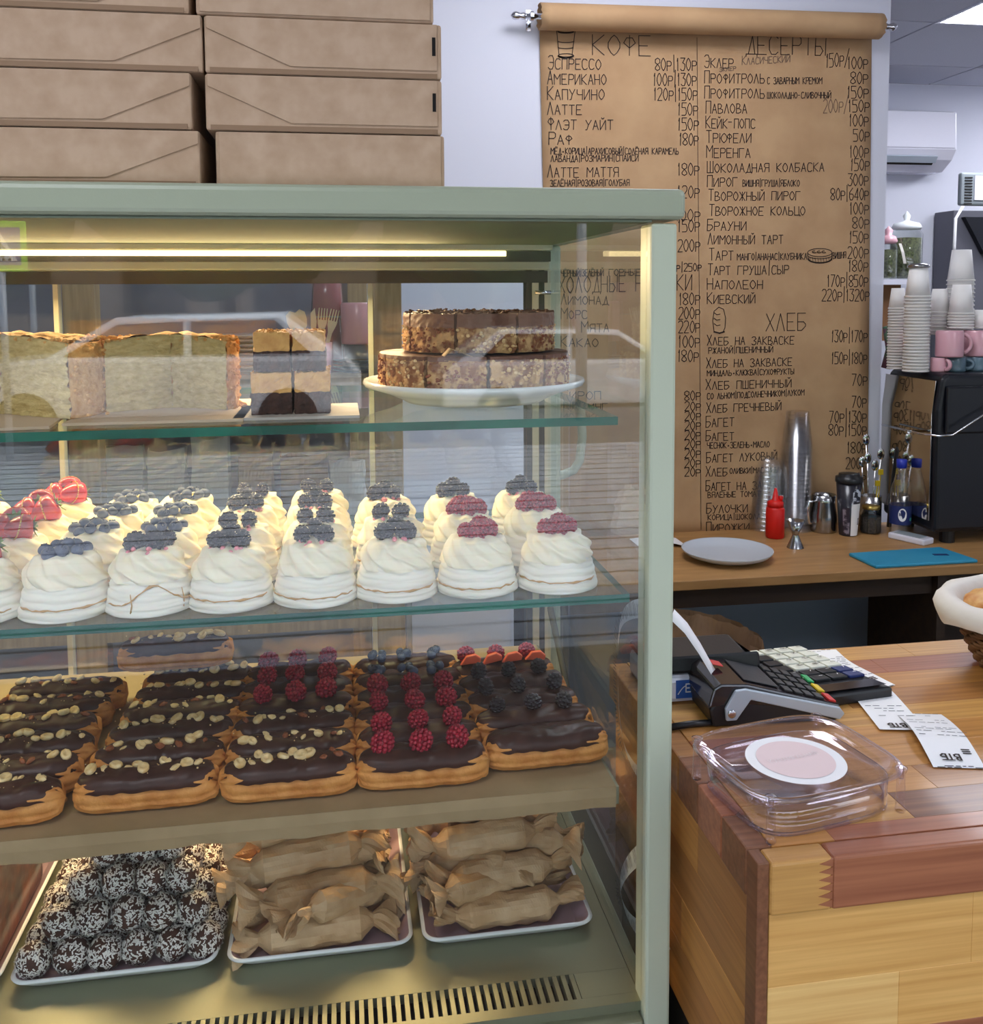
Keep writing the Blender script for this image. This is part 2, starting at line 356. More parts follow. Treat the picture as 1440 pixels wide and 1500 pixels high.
# street
M['pave'] = mat('pavement', 'c4cbd4', .85, c2='b4bbc4', vs=4); M['asph'] = mat('asphalt', '6e7074', .9); M['joint'] = mat('pavement_joint', '6d6f72', .9)
M['tree'] = mat('tree_leaves', '3f6a2c', .8, c2='24451a', vs=3); M['bark'] = mat('tree_bark', '4b3a2c', .9)
M['house'] = mat('house_render', '8a7f74', .9); M['car'] = mat('white_car_paint', 'e8eef4', .25, coat=.6); M['carg'] = mat('car_glass', '20262c', .08)
M['tyre'] = mat('tyre', '1a1a1a', .8)
struct(wbox('floor_pavement', (-14, 14, -7.6, YF-.06, -.22, -.12), M['pave']))
pj = MB()
for k in range(24): pj.b2(-12, 12, -2.1-k*.23, -2.09-k*.23+.008, -.121, -.117)
tag(struct(pj.build('pavement_joints', M['joint'])))
struct(wbox('road', (-30, 30, -26, -7.6, -.4, -.25), M['asph']))
def mirr(px, py, yv): 
    v = P(px, py, Y=yv); return Vector((v.x, 1.676-v.y, v.z))
def car(loc, s, label):
    t = thing('car', label, 'car', loc)
    o = ORG[t]
    b = [(-2.1, .35), (-2.15, .75), (-1.95, .92), (-1.1, 1.0), (2.0, .98), (2.15, .8), (2.15, .35)]
    MB().prism([(o.x+s*a, o.z+z) for a, z in b], o.y-.85, o.y+.85, 'Y').build('body', M['car'], t, bevel=.05)
    c = [(-1.2, .97), (-.45, 1.42), (1.3, 1.45), (1.95, .97)]
    MB().prism([(o.x+s*a, o.z+z) for a, z in c], o.y-.72, o.y+.72, 'Y').build('cabin', M['car'], t, bevel=.05)
    for q in ([(-.98, 1.01), (-.42, 1.34), (.25, 1.37), (.25, 1.01)], [(.34, 1.01), (.34, 1.37), (1.22, 1.38), (1.6, 1.01)]):
        MB().prism([(o.x+s*a, o.z+z) for a, z in q], o.y-.74, o.y+.74, 'Y').build('side_window', M['carg'], t)
    for x in (-1.35, 1.35):
        for y in (-.78, .78):
            MB().lathe([(.18, -.1), (.32, -.1), (.32, .1), (.18, .1)], 24, (o.x+s*x, o.y+y, o.z+.32), rot=Matrix.Rotation(PI/2, 3, 'X')).build('wheel', M['tyre'], t, True)
car((-1.9, -9.7, -.25), 1, 'white car parked on the street, mirrored in the upper left of the case glass')
car((3.6, -12.4, -.55), -1, 'white car farther down the street, mirrored at the right of the case glass')
for k, (x, y, h, r) in enumerate(((-7, -15.5, 5, 2.3), (-2, -16, 6, 2.4), (3, -16, 5.5, 2.3), (8, -15.5, 5, 2.3), (-12.5, -16, 6, 2.6), (13.5, -16, 6, 2.6))):
    t = thing('street_tree', 'leafy green street tree behind the road, ' + ['left of the cars', 'behind the near car', 'behind the far car', 'right of the far car', 'farthest left', 'farthest right'][k], 'tree', (x, y, -.25))
    MB().tube([(x, y, -.25), (x+.1, y, h*.5)], [.18, .12], 10).build('trunk', M['bark'], t, True)
    MB().ball((x, y, h*.62), r, 20, 14, (1, 1, .95), fn=lambda v: 1+.28*nz(v, 2.6, k)).build('crown', M['tree'], t, True)
t = thing('street_building', 'long plain building across the street behind the trees', 'building', (0, -22, -.4))
MB().b2(-22, 22, -26, -22, -.4, 5.2).build('wall', M['house'], t)
for k in range(14): MB().b2(-20+k*3, -18.6+k*3, -22.03, -21.97, 1, 2.8).build('window', M['carg'], t)
# crossing sign: lime border, blue field, white triangle, walking figure
sc0, sc1 = mirr(-52, 398, 10.0), mirr(50, 324, 10.0)
t = thing('crossing_sign', 'blue pedestrian crossing sign with lime border mirrored at the left of the case glass', 'road sign', (sc0.x+.36, sc0.y, -.25))
zc = (sc0.z+sc1.z)/2; xc = (sc0.x+sc1.x)/2; hs = (sc1.z-sc0.z)/2; hw = hs*1.02
MB().box((xc, sc0.y, zc), (hw*2, .02, hs*2)).build('backing', M['greenfr'], t, bevel=.01)
MB().box((xc, sc0.y+.014, zc), (hw*1.55, .01, hs*1.5)).build('blue_field', M['signblue'], t)
MB().prism([(xc-hw*.68, zc-hs*.58), (xc+hw*.68, zc-hs*.58), (xc, zc+hs*.62)], sc0.y+.02, sc0.y+.028, 'Y').build('white_triangle', M['white'], t)
g = MB(); q = lambda a, b: (xc+a*hw, zc+b*hs)
for a in (([q(-.05, .1), q(.1, .12), q(.08, -.12), q(-.06, -.12)]), [q(-.06, -.1), q(.03, -.1), q(-.12, -.42), q(-.2, -.42)], [q(.0, -.1), q(.09, -.1), q(.2, -.42), q(.12, -.42)], [q(.08, .1), q(.12, .05), q(.25, -.1), q(.2, -.13)], [q(-.04, .1), q(-.08, .05), q(-.2, -.08), q(-.16, -.12)]): g.prism(a, sc0.y+.03, sc0.y+.036, 'Y')
for a in range(5): g.prism([q(-.5+a*.21, -.48), q(-.4+a*.21, -.48), q(-.4+a*.21, -.56), q(-.52+a*.21, -.56)], sc0.y+.03, sc0.y+.036, 'Y')
g.ball((xc+.0*hw, sc0.y+.033, zc+hs*.24), hw*.09, 10, 6, (1, .1, 1))
g.build('walking_figure', M['ink'], t)
MB().tube([(xc, sc0.y-.03, -.25), (xc, sc0.y-.03, zc+hs)], .035, 10).build('pole', M['silver'], t, True)
lx = mirr(852, 430, 12)
t = thing('street_lamp', 'pale metal street lamp post mirrored at the right of the case glass', 'lamp', (lx.x, lx.y, -.25))
MB().tube([(lx.x, lx.y, -.25), (lx.x, lx.y, 5)], [.08, .05], 12).build('post', M['silver'], t, True)
MB().box((lx.x, lx.y+.3, 5.0), (.2, .8, .08)).build('lamp_head', M['silver'], t, bevel=.02)

# ================================================================== WALL POSTER WITH THE HAND-WRITTEN MENU
PY = WY-.006
post = thing('menu_poster', 'tall kraft paper menu hanging from a roll on the white wall', 'menu', (P(1030, 30, Y=WY).x, WY, P(1030, 775, Y=WY).z))
g = MB(); n = 24
lt, rt_, lb, rb_ = P(790, 30, Y=PY), P(1277, 50, Y=PY), P(803, 790, Y=PY), P(1270, 790, Y=PY)
lb.x = lt.x+.03
vs = [];  
for j in range(n+1):
    for i in range(n+1):
        a, b = i/n, j/n; q = (lt*(1-a)+rt_*a)*(1-b)+(lb*(1-a)+rb_*a)*b
        vs.append((q.x, PY+.0012*math.sin(a*9+b*5)*(.3+b)*.5, q.z))
g.add(vs, [(j*(n+1)+i, j*(n+1)+i+1, (j+1)*(n+1)+i+1, (j+1)*(n+1)+i) for j in range(n) for i in range(n)])
g.build('paper_sheet', M['paper'], post, True, solid=.0006)
ra, rb2 = P(790, 24, Y=WY-.045), P(1289, 38, Y=WY-.045)
rb2.z = ra.z+(rb2.z-ra.z)*.9
n = 26; vs = []
for i in range(41):
    a = i/40; c = ra.lerp(rb2, a); r = .031
    for k in range(n):
        th = 2*PI*k/n; e = .0035*nz((i*.0, k*.7, 5), 1) if 0 < i < 40 else .003*nz((i, k*.9, 2), 1)
        vs.append(c+Vector((e*2 if i in (0, 40) else 0, math.cos(th)*r, math.sin(th)*r)))
g = MB().add(vs, [(i*n+k, i*n+(k+1) % n, (i+1)*n+(k+1) % n, (i+1)*n+k) for i in range(40) for k in range(n)])
g.build('paper_roll', M['paper'], post, True, solid=.002)
x0, x1 = P(760, 8, Y=WY-.045), P(1302, 32, Y=WY-.045)
dv = (rb2-ra).normalized()
rod = MB(); rod.tube([ra-dv*.035, rb2+dv*.012], .007, 12)
rod.build('rod', M['chrome'], post, True)
for e, s in ((ra-dv*.035, -1), (rb2+dv*.012, 1)):
    MB().lathe([(0, 0), (.008, .001), (.0085, .006), (.006, .012), (.009, .017), (.0105, .024), (.008, .031), (0, .036)], 16, e, rot=Matrix.Rotation(PI/2*s, 3, 'Y')).build('finial', M['chrome'], post, True)
    br = MB(); c = e-dv*s*.016
    br.box((c.x, WY-.003, c.z), (.012, .006, .05)); br.box((c.x, WY-.025, c.z), (.008, .045, .008)); br.lathe([(.010, -.004), (.012, -.004), (.012, .004), (.010, .004)], 16, c, rot=Matrix.Rotation(PI/2, 3, 'Y'))
    br.build('bracket', M['chrome'], post)
LY = PY-.0016; NR = (0, -1, 0)
ink, pencil, bold = MB(), MB(), MB()
def wr(t, x0, y0, x1, y1, h, m=None, th=.0021):
    a, b = P(x0, y0, Y=LY), P(x1, y1, Y=LY); letter(m or ink, t, a, b-a, (0, 0, 1), (b-a).length, h*1.83e-3, th, NR, .25)
def row(t, x0, y0, x1, y1, h, pr=None, px0=0, px1=0, py=0, ph=17):
    wr(t, x0, y0, x1, y1, h)
    if pr: wr(pr, px0, py, px1, py, ph, th=.0022)
wr('КОФЕ', 868, 80, 953, 82, 27); wr('ДЕСЕРТЫ', 1093, 79, 1209, 81, 25); wr('ХЛЕБ', 1122, 485, 1180, 484, 25)
wr('ХОЛОДНЫЕ НАПИТКИ', 818, 429, 1013, 425, 22)
for a in (('Эспрессо', 803, 101, 880, 102, 18, '80р|130р', 960, 1020, 103.5), ('Американо', 802, 123.5, 888, 124, 18, '100р|130р', 957, 1020, 125.6), ('Капучино', 802, 146, 885, 146, 18, '120р|150р', 958, 1021, 147),
    ('Латте', 802, 168, 852, 168, 17, '150р', 993, 1022, 169), ('Флэт уайт', 803, 190, 898, 190, 17, '150р', 993, 1023, 191), ('Раф', 804, 212, 838, 212, 17, '180р', 995, 1023, 213), ('Латте маття', 802, 260, 906, 259, 17, '180р', 993, 1024, 257),
    ('Эклер', 1032, 99, 1074, 100, 17, '100р', 1242, 1271, 101), ('Профитроль', 1032, 122, 1120, 122, 17, '80р', 1246, 1271, 123), ('Профитроль', 1032, 144, 1120, 144, 17, '150р', 1241, 1272, 144), ('Павлова', 1034, 166, 1094, 166, 17, '150р', 1243, 1273, 164),
    ('Кейк-попс', 1034, 188, 1106, 188, 17, '100р', 1244, 1272, 185), ('Трюфели', 1035, 209, 1100, 209, 17, '50р', 1250, 1273, 207), ('Меренга', 1035, 231, 1099, 231, 17, '100р', 1245, 1272, 231), ('Шоколадная колбаска', 1036, 253, 1207, 251, 16, '150р', 1246, 1273, 250),
    ('Пирог', 1036, 274, 1080, 273, 16, '300р', 1242, 1272, 272), ('Творожный пирог', 1038, 294, 1172, 293, 16, '80р|640р', 1217, 1272, 293), ('Творожное кольцо', 1039, 316, 1179, 315, 16, '100р', 1245, 1272, 314), ('Брауни', 1036, 338, 1093, 337, 16, '80р', 1249, 1273, 335),
    ('Лимонный тарт', 1037, 358, 1147, 357, 16, '150р', 1244, 1272, 356), ('Тарт', 1039, 381.5, 1074, 381, 17, '200р', 1242, 1272, 378.5), ('Тарт груша|сыр', 1037, 403, 1155, 401, 16, '180р', 1243, 1271, 398), ('Наполеон', 1036, 424, 1117, 423, 16, '170р|850р', 1212, 1271, 420), ('Киевский', 1036, 445, 1106, 444, 16, '220р|1320р', 1204, 1273, 441),
    ('Хлеб на закваске', 1036, 506, 1163, 504, 15, '130р|170р', 1218, 1270, 501), ('Хлеб на закваске', 1035, 539, 1160, 535.5, 15, '150р|180р', 1218, 1270, 533), ('Хлеб пшеничный', 1034, 571, 1159, 567, 15, '70р', 1248, 1270, 565), ('Хлеб гречневый', 1035, 605, 1144, 600.5, 15, '70р', 1248, 1269, 597),
    ('Багет', 1034, 626, 1075, 624, 16, '70р|130р', 1215, 1269, 619), ('Багет', 1034, 646, 1075, 645, 15, '80р|150р', 1214, 1269, 638), ('Багет луковый', 1035, 678, 1138, 673, 15, '180р', 1241, 1269, 664), ('Хлеб', 1034, 698, 1065, 697, 15, '200р', 1239, 1268, 687), ('Багет на закваске', 1034, 719, 1160, 715, 15, '200р', 1239, 1268, 709),
    ('Булочки', 1035, 752, 1095, 750, 15), ('Пирожки', 1035, 780, 1097, 778, 15)): row(*a)
for t_, a in (('120р', (993, 290, 1024, 290, 17)), ('100р', (990, 324, 1025, 324, 17)), ('150р', (993, 340, 1025, 339, 17)), ('200р', (993, 369, 1025, 368, 17)), ('170р|250р', (973, 398, 1027, 397, 11)), ('180р', (995, 447, 1025, 446, 17)), ('200р', (994, 468, 1025, 467, 17)), ('220р', (994, 488, 1025, 487, 17)), ('100р', (994, 509, 1025, 509, 17)), ('180р', (993, 530, 1023, 530, 17)), ('80р', (1003, 587, 1026, 586, 14))): wr(t_, *a)
for y in (602, 616, 630, 644, 657, 671, 685, 698): wr('20р', 1003, y, 1026, y-.5, 13)
SM = [('мёд+корица|арахисовый|солёная карамель', 807, 226, 994, 226, 8.5), ('лаванда|розмарин|спайси', 807, 237, 935, 236, 8.5), ('зелёная|розовая|голубая', 806, 273, 922, 272, 8.5), ('с заварным кремом', 1124, 123, 1204, 123, 9), ('шоколадно-сливочный', 1124, 144, 1217, 144, 8.5), ('вишня|груша|яблоко', 1088, 273, 1171, 273, 9), ('манго|ананас|клубника', 1080, 381, 1182, 380, 9), ('вишня', 1220, 379, 1239, 378, 9),
    ('ржаной|пшеничный', 1038, 518, 1132, 516, 8.5), ('миндаль+клюква|сухофрукты', 1036, 551, 1163, 548, 8), ('со льном|подсолнечником|луком', 1036, 585, 1178, 579, 8.5), ('чеснок+зелень+масло', 1036, 657, 1127, 655, 8.5), ('оливки|маслины', 1069, 694, 1140, 692, 8), ('вяленые томаты', 1037, 729, 1120, 727, 8), ('корица|шоколад', 1037, 762, 1120, 760, 8), ('горные травы', 892, 404, 985, 403, 9), ('чёрный|зелёный', 822, 405, 884, 404, 9)]
for a in SM: wr(*[a[0].upper()]+list(a[1:]), m=bold, th=.0019)
for a in (('Лимонад', 822, 446, 890, 446, 15), ('Морс', 822, 467, 860, 467, 15), ('Мята', 852, 487, 892, 486, 15), ('Какао', 822, 508, 876, 508, 15), ('Сироп', 822, 586, 880, 585, 15), ('топпинг', 822, 602, 890, 601, 13), ('молоко', 822, 616, 880, 616, 13)): row(*a)
for a in (('Класический', 1087, 95, 1157, 91, 12), ('200р/', 1206, 166, 1242, 164, 19), ('эклер', 1054, 105, 1078, 103, 7)): wr(*a, m=pencil, th=.0018)
wr('150р/', 1210, 99, 1243, 96, 19)
def pl(mb, pts, th=.002): poly(mb, [P(x, y, Y=LY) for x, y in pts], th, NR)
pl(ink, [(1021, 55), (1022, 200), (1025, 500), (1027, 776)], .0014)
EL = lambda cx, cy, rx, ry, a0=0, a1=2*PI, n=18: [(cx+rx*math.cos(a0+(a1-a0)*i/n), cy+ry*math.sin(a0+(a1-a0)*i/n)) for i in range(n+1)]
pl(bold, EL(829, 44, 13.5, 3.6)); pl(bold, [(815.5, 45), (819, 81)]); pl(bold, [(842.5, 45), (838, 81)]); pl(bold, EL(829, 81, 11, 2.4)); pl(bold, EL(829, 81.5, 11, 3, 0, PI), .004)
pl(ink, EL(829, 60, 12, 2.4, 0, PI)); pl(ink, EL(828.5, 69, 11, 2.2, 0, PI)); pl(ink, EL(829, 46, 11, 2, 0, PI), .004)
pl(ink, EL(1201, 370, 18, 6)); pl(bold, EL(1201, 379, 17, 6, 0, PI), .004); pl(ink, [(1183, 370), (1184, 379)]); pl(ink, [(1219, 370), (1218, 379)]); pl(ink, EL(1201, 374, 18, 5, 0, PI))
for k in range(9): pl(ink, [(1186+k*4, 376+2*math.sin(k*PI/8)), (1187+k*4, 382+2*math.sin(k*PI/8))], .0012)
for x in (1193, 1200, 1207): pl(ink, EL(x, 369, 3, 1.4, .5, 5))
pl(ink, [(1046, 485), (1044, 470), (1046, 456), (1053, 450), (1060, 453), (1063, 466), (1062, 480), (1059, 487)]); pl(bold, [(1046, 486), (1054, 488), (1061, 486)], .004)
for y in (458, 466, 474): pl(ink, [(1046, y), (1050, y+3), (1055, y+2)])
ink.build('lettering', M['ink'], post); bold.build('bold_lettering', M['ink'], post); pencil.build('pencil_note', M['inkl'], post)

# ================================================================== FAR CORNER (air conditioner, control box, shelf)
a0, a1 = P(1180, 160, Y=YB-.18), P(1400, 160, Y=YB-.18)
zt, zb = P(1360, 162, Y=YB-.18).z, P(1360, 249, Y=YB-.18).z
ac = thing('air_conditioner', 'white wall-mounted air conditioner on the far wall under the ceiling', 'air conditioner', ((a0.x+a1.x)/2, YB, zb))
H = zt-zb
prof = [(YB-.002, zt), (YB-.17, zt), (YB-.19, zt-.01), (YB-.20, zb+H*.34), (YB-.17, zb+H*.18), (YB-.10, zb), (YB-.002, zb)]
MB().prism(prof, a0.x, a1.x, 'X').build('housing', M['acw'], ac, bevel=.006)
MB().prism([(YB-.203, zt-.008), (YB-.206, zb+H*.36), (YB-.198, zb+H*.36), (YB-.19, zt-.008)], a0.x+.01, a1.x-.012, 'X').build('front_cover', M['acw'], ac, bevel=.003)
MB().prism([(YB-.196, zb+H*.22), (YB-.178, zb+H*.12), (YB-.17, zb+H*.14), (YB-.188, zb+H*.24)], a0.x+.02, a1.x-.09, 'X').build('louver', M['silver'], ac)
MB().prism([(YB-.178, zb+H*.135), (YB-.168, zb+H*.09), (YB-.16, zb+H*.1), (YB-.17, zb+H*.14)], a0.x+.02, a1.x-.1, 'X').build('air_slot', M['dark'], ac)
# grey vented box
q0, q1 = P(1409, 252, Y=3.2), P(1409, 301, Y=3.2)
vb = thing('control_box', 'grey plastic box with vent slots at the right edge above a dark cabinet', 'control box', (q0.x+.1, 3.25, q1.z))
MB().b2(q0.x, q0.x+.22, 3.2, 3.225, q1.z, q0.z).build('housing', M['greyp'], vb, bevel=.008)
for k in range(10): MB().box((q0.x+.028, 3.199, q0.z-.02-k*.0105), (.03, .003, .004)).build('vent_slot', M['dark'], vb)
MB().b2(q0.x+.052, q0.x+.2, 3.196, 3.2, q1.z+.02, q0.z-.012).build('label_plate', M['acw'], vb)
# dark cabinet / hood beneath it, standing behind on the far side
b0 = P(1397, 308, Y=3.95)
cb = thing('steel_hood', 'dark grey cabinet with a slanted black door at the right edge', 'cabinet', (b0.x+.2, 4.0, 0))
b0, b1 = P(1397, 308, Y=3.95), P(1397, 470, Y=3.95)
M['hood'] = mat('hood_grey', '5c5c66', .6)
MB().b2(b0.x, b0.x+.9, 3.95, 4.09, 0, b0.z).build('carcass', M['hood'], cb, bevel=.004)
MB().prism([(P(1412, 318, Y=3.93).x, P(1412, 318, Y=3.93).z), (P(1445, 318, Y=3.93).x+.4, P(1412, 318, Y=3.93).z), (P(1445, 318, Y=3.93).x+.4, P(1440, 372, Y=3.93).z), (P(1440, 372, Y=3.93).x, P(1440, 372, Y=3.93).z)], 3.92, 3.948, 'Y').build('slanted_door', M['blackm'], cb)
MB().tube([P(1412, 300, Y=3.44), P(1400, 320, Y=3.44), P(1398, 360, Y=3.44), P(1398, 372, Y=3.44)], .006, 8).build('white_cable', M['white'], vb, True)
# wall shelf with jars
sy = 3.4; z8 = P(1320, 409, Y=sy).z
sh = thing('wall_shelf', 'white shelf carrying glass jars beyond the end of the wall', 'shelf', (2.05, 3.5, z8-.02))
xs0, xs1 = P(1270, 409, Y=sy).x, P(1352, 409, Y=sy).x
MB().b2(xs0, xs1, sy, YB-.001, z8-.02, z8).build('board', M['acw'], sh)
MB().b2(xs0, P(1318, 480, Y=sy+.05).x, sy+.05, sy+.07, P(1310, 500, Y=sy).z, z8-.021).build('back_board', mat('brown_board', '8a5f3a', .7), sh)
def jar(name, label, px, top, bot, wpx, Y, lid, fill, gname='jar'):
    c0 = P(px, bot, Y=Y); z1 = P(px, top, Y=Y).z; z0 = z8; r = wpx/2*(Y+.2)/FPX; h = z1-z0
    t = thing(name, label, 'jar', (c0.x, Y, z0)); t.empty_display_size = .02
    MB().lathe([(r*.9, .001), (r, .01), (r, h*.72), (r*.8, h*.8), (r*.82, h*.84)], 28, (c0.x, Y, z0)).build('glass_body', M['jarglass'], t, True)
    MB().lathe([(r*.86, .006), (r*.94, .014), (r*.94, h*.66), (0, h*.68)], 28, (c0.x, Y, z0)).build('contents', fill, t, True)
    return t, c0.x, z0, h, r
t, jx, jz, jh, jr = jar('storage_jar', 'large ribbed glass jar of dried herbs under a white knobbed lid', 1326, 318, 406, 46, 3.52, M['porc'], M['herb'])
MB().lathe([(jr*.86, jh*.80), (jr*.95, jh*.83), (jr*.8, jh*.9), (jr*.3, jh*.93), (jr*.15, jh*.95), (jr*.25, jh*1.02), (0, jh*1.1)], 28, (jx, 3.52, jz)).build('lid', M['porc'], t, True)
t, jx, jz, jh, jr = jar('storage_jar', 'small dark glass jar tied with a cloth strip, pink lid', 1300, 344, 406, 26, 3.46, M['pink'], M['herb'])
MB().lathe([(jr*.84, jh*.8), (jr*1.02, jh*.86), (jr*.8, jh*.96), (jr*.35, jh*1.0), (jr*.5, jh*1.1), (0, jh*1.2)], 24, (jx, 3.46, jz)).build('lid', M['pink'], t, True)
MB().strip([(jx+jr*.9, 3.43, jz+jh*.8), (jx+jr*1.1, 3.42, jz+jh*.6), (jx+jr*1.4, 3.42, jz+jh*.35)], [(.012, 0, 0)]*3).build('cloth_tie', M['cloth'], t, solid=.001)

# ================================================================== BACK LEDGE
LZ = .77; LF = 1.945; LXR = 2.35
lg = thing('back_ledge', 'long oak-look worktop against the wall under the menu', 'worktop', (1.2, 2.15, 0))
MB().b2(.40, LXR, LF, WY-.001, LZ-.022, LZ).build('top_board', M['ledge'], lg, bevel=.002)
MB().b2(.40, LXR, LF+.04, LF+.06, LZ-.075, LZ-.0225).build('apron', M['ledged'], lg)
bx = P(1272, 900, Y=2.25).x
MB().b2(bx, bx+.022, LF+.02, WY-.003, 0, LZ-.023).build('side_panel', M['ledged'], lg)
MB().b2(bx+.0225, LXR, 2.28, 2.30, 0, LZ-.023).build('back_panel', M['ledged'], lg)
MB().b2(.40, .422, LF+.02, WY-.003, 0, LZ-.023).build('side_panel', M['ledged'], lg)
zb_ = P(1270, 869, Y=2.25).z
MB().b2(.423, bx-.001, 2.25, 2.268, .25, zb_).build('back_panel', M['bpanel'], lg)
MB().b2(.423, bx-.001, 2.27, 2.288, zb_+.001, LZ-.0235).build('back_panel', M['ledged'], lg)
# grey plate
c = Vector((.906, 2.10, LZ)); t = MB().lathe([(0, .004), (.06, .003), (.065, 0), (.07, .002), (.098, .012), (.106, .02), (.107, .023), (.104, .022), (.096, .014), (.07, .008), (0, .007)], 64, c).build('dinner_plate', M['plate'], None, True)
tag(t, 'round pale grey plate lying on the back worktop', 'plate')
# squeeze bottle
p = P(1135, 787, Z=LZ); c = (p.x, p.y, LZ); hh = P(1135, 742, Y=p.y).z-LZ; t = thing('squeeze_bottle', 'red plastic sauce squeeze bottle with pointed nozzle', 'bottle', c); rr = .0235
MB().lathe([(rr*.9, 0), (rr, .003), (rr, hh-.006), (rr*.85, hh), (0, hh)], 32, c).build('body', M['red'], t, True, )
MB().lathe([(rr*.88, hh), (rr*.88, hh+.012), (rr*.6, hh+.016), (.009, hh+.018), (.003, hh+.048), (0, hh+.048)], 24, c).build('nozzle_cap', M['red'], t, True)
MB().lathe([(.004, 0), (.006, .012), (0, .014)], 12, (c[0]+.013, c[1]-.004, LZ+hh+.015)).build('cap_tip', M['red'], t, True)
# dome lids stack
p = P(1125, 776, Z=LZ); dx, dy = p.x, p.y+.02; zt = P(1128, 664, Y=dy).z-LZ
pr = [(.0515, 0), (.053, .002), (.0465, .004), (.0455, .012), (.044, .03), (.036, .048), (.02, .058), (.008, .061)]
nd = 13
for k in range(nd):
    z = k*(zt-.061)/(nd-1)
    s = 1-.012*k
    o = MB().lathe([(a*s, b) for a, b in pr], 28, (dx+.0006*k, dy, LZ+z), cap=False).build('dome_lid', M['dome'], None, True)
    tag(o, 'clear plastic dome lid in the nested stack behind the red bottle', 'lid', 'stacked dome lids')
# clear cup stack
p = P(1169, 778, Z=LZ); cx_, cy_ = p.x, p.y+.015; zt = P(1171, 603, Y=cy_).z-LZ
n1 = 19; z1 = P(1170, 660, Y=cy_).z-LZ
def clearcup(z, name='plastic_cup', up=False):
    a = [(.042, 0), (.043, .002), (.041, .003), (.040, .004), (.029, .105), (0, .105)]
    o = MB().lathe(a, 28, (cx_, cy_, LZ+z), cap=False).build(name, M['cupclear'], None, True)
    tag(o, 'clear plastic cup turned upside down in the tall nested stack', 'cup', 'stacked clear cups'); return o
for k in range(n1): clearcup(k*(z1)/(n1-1))
# jigger
p = P(1165, 802, Z=LZ); c = (p.x, p.y, LZ); hj = P(1165, 762, Y=p.y).z-LZ
t = MB().lathe([(.021, 0), (.0205, .001), (.008, hj*.45), (.008, hj*.5), (.0225, hj), (.0215, hj), (.007, hj*.52), (0, hj*.51)], 32, c).build('jigger', M['dsteel'], None, True, )
tag(t, 'small stainless double-cone jigger standing before the clear cups', 'measuring cup')
# pitcher
p = P(1209, 779, Z=LZ); c = Vector((p.x, p.y+.01, LZ)); hp = P(1209, 724, Y=c.y).z-LZ; r = .034
t = thing('milk_pitcher', 'stainless steel milk pitcher with side handle by the wall', 'pitcher', c)
MB().lathe([(r*.95, 0), (r, .004), (r*.98, hp*.45), (r*.82, hp*.8), (r*.9, hp), (r*.86, hp), (r*.78, hp*.8), (r*.9, hp*.4), (0, .006)], 36, c).build('body', M['dsteel'], t, True)
MB().tube([c+Vector((-r*.8, -.01, hp*.86)), c+Vector((-r*1.45, -.012, hp*.84)), c+Vector((-r*1.5, -.012, hp*.5)), c+Vector((-r*1.4, -.012, hp*.28)), c+Vector((-r*.9, -.01, hp*.25))], .0045, 8).build('handle', M['chrome'], t, True)
# tumbler
p = P(1242, 783, Z=LZ); c = Vector((p.x, p.y, LZ)); ht = P(1242, 706, Y=c.y).z-LZ
t = thing('travel_tumbler', 'black lidded travel tumbler with a white and dark picture sleeve', 'tumbler', c)
MB().lathe([(.022, 0), (.0225, .003), (.032, ht), (0, ht)], 36, c).build('body', mat('tumbler_navy', '23222c', .3, coat=.4), t, True)
MB().lathe([(.034, ht), (.0345, ht+.004), (.034, ht+.014), (.027, ht+.016), (.026, ht+.022), (0, ht+.022)], 36, c).build('lid', M['black'], t, True)
def wrapquad(mb, c, rf, a0, a1, z0, z1, off=.0006, n=10):
    vs = []
    for i in range(n+1):
        a = R(a0+(a1-a0)*i/n)
        for z in (z0, z1): vs.append((c[0]+(rf(z)+off)*math.cos(a), c[1]+(rf(z)+off)*math.sin(a), c[2]+z))
    mb.add(vs, [(2*i, 2*i+2, 2*i+3, 2*i+1) for i in range(n)])
rf = lambda z: .0225+(.0095)*z/ht
g = MB(); wrapquad(g, c, rf, -105, -45, .002, ht*.62); g.build('white_picture', M['white'], t, True)
g = MB(); wrapquad(g, c, rf, -100, -50, ht*.66, ht*.9); g.build('tree_picture', mat('tree_print', 'cfd6e4', .6, c2='242838', vs=90, sharp=.9), t, True)
g = MB(); wrapquad(g, c, rf, -150, -112, .006, ht*.55); wrapquad(g, c, rf, -62, -52, .03, ht*.35, .001); g.build('dark_picture', mat('dark_print', '332a38', .5, c2='8f8490', vs=60, sharp=.8), t, True)
# spice jar with gold lid
p = P(1275, 780, Z=LZ); c = Vector((p.x, p.y, LZ)); hq = P(1275, 745, Y=c.y).z-LZ
t = thing('spice_jar', 'small glass jar of dark spice with gold lid', 'jar', c)
MB().lathe([(.024, 0), (.0265, .004), (.0265, hq*.8), (.021, hq*.95), (.021, hq)], 8, c).build('glass_body', M['jarglass'], t, False)
MB().lathe([(.024, .002), (.0255, .006), (.0255, hq*.7), (0, hq*.72)], 24, c).build('contents', mat('dark_spice', '4a423c', .9, c2='2c2723', vs=250, bump=.5, bs=300), t, True)
MB().lathe([(.022, hq), (.0225, hq+.001), (.0225, hq+.009), (.0, hq+.010)], 32, c).build('lid', M['gold'], t, True)
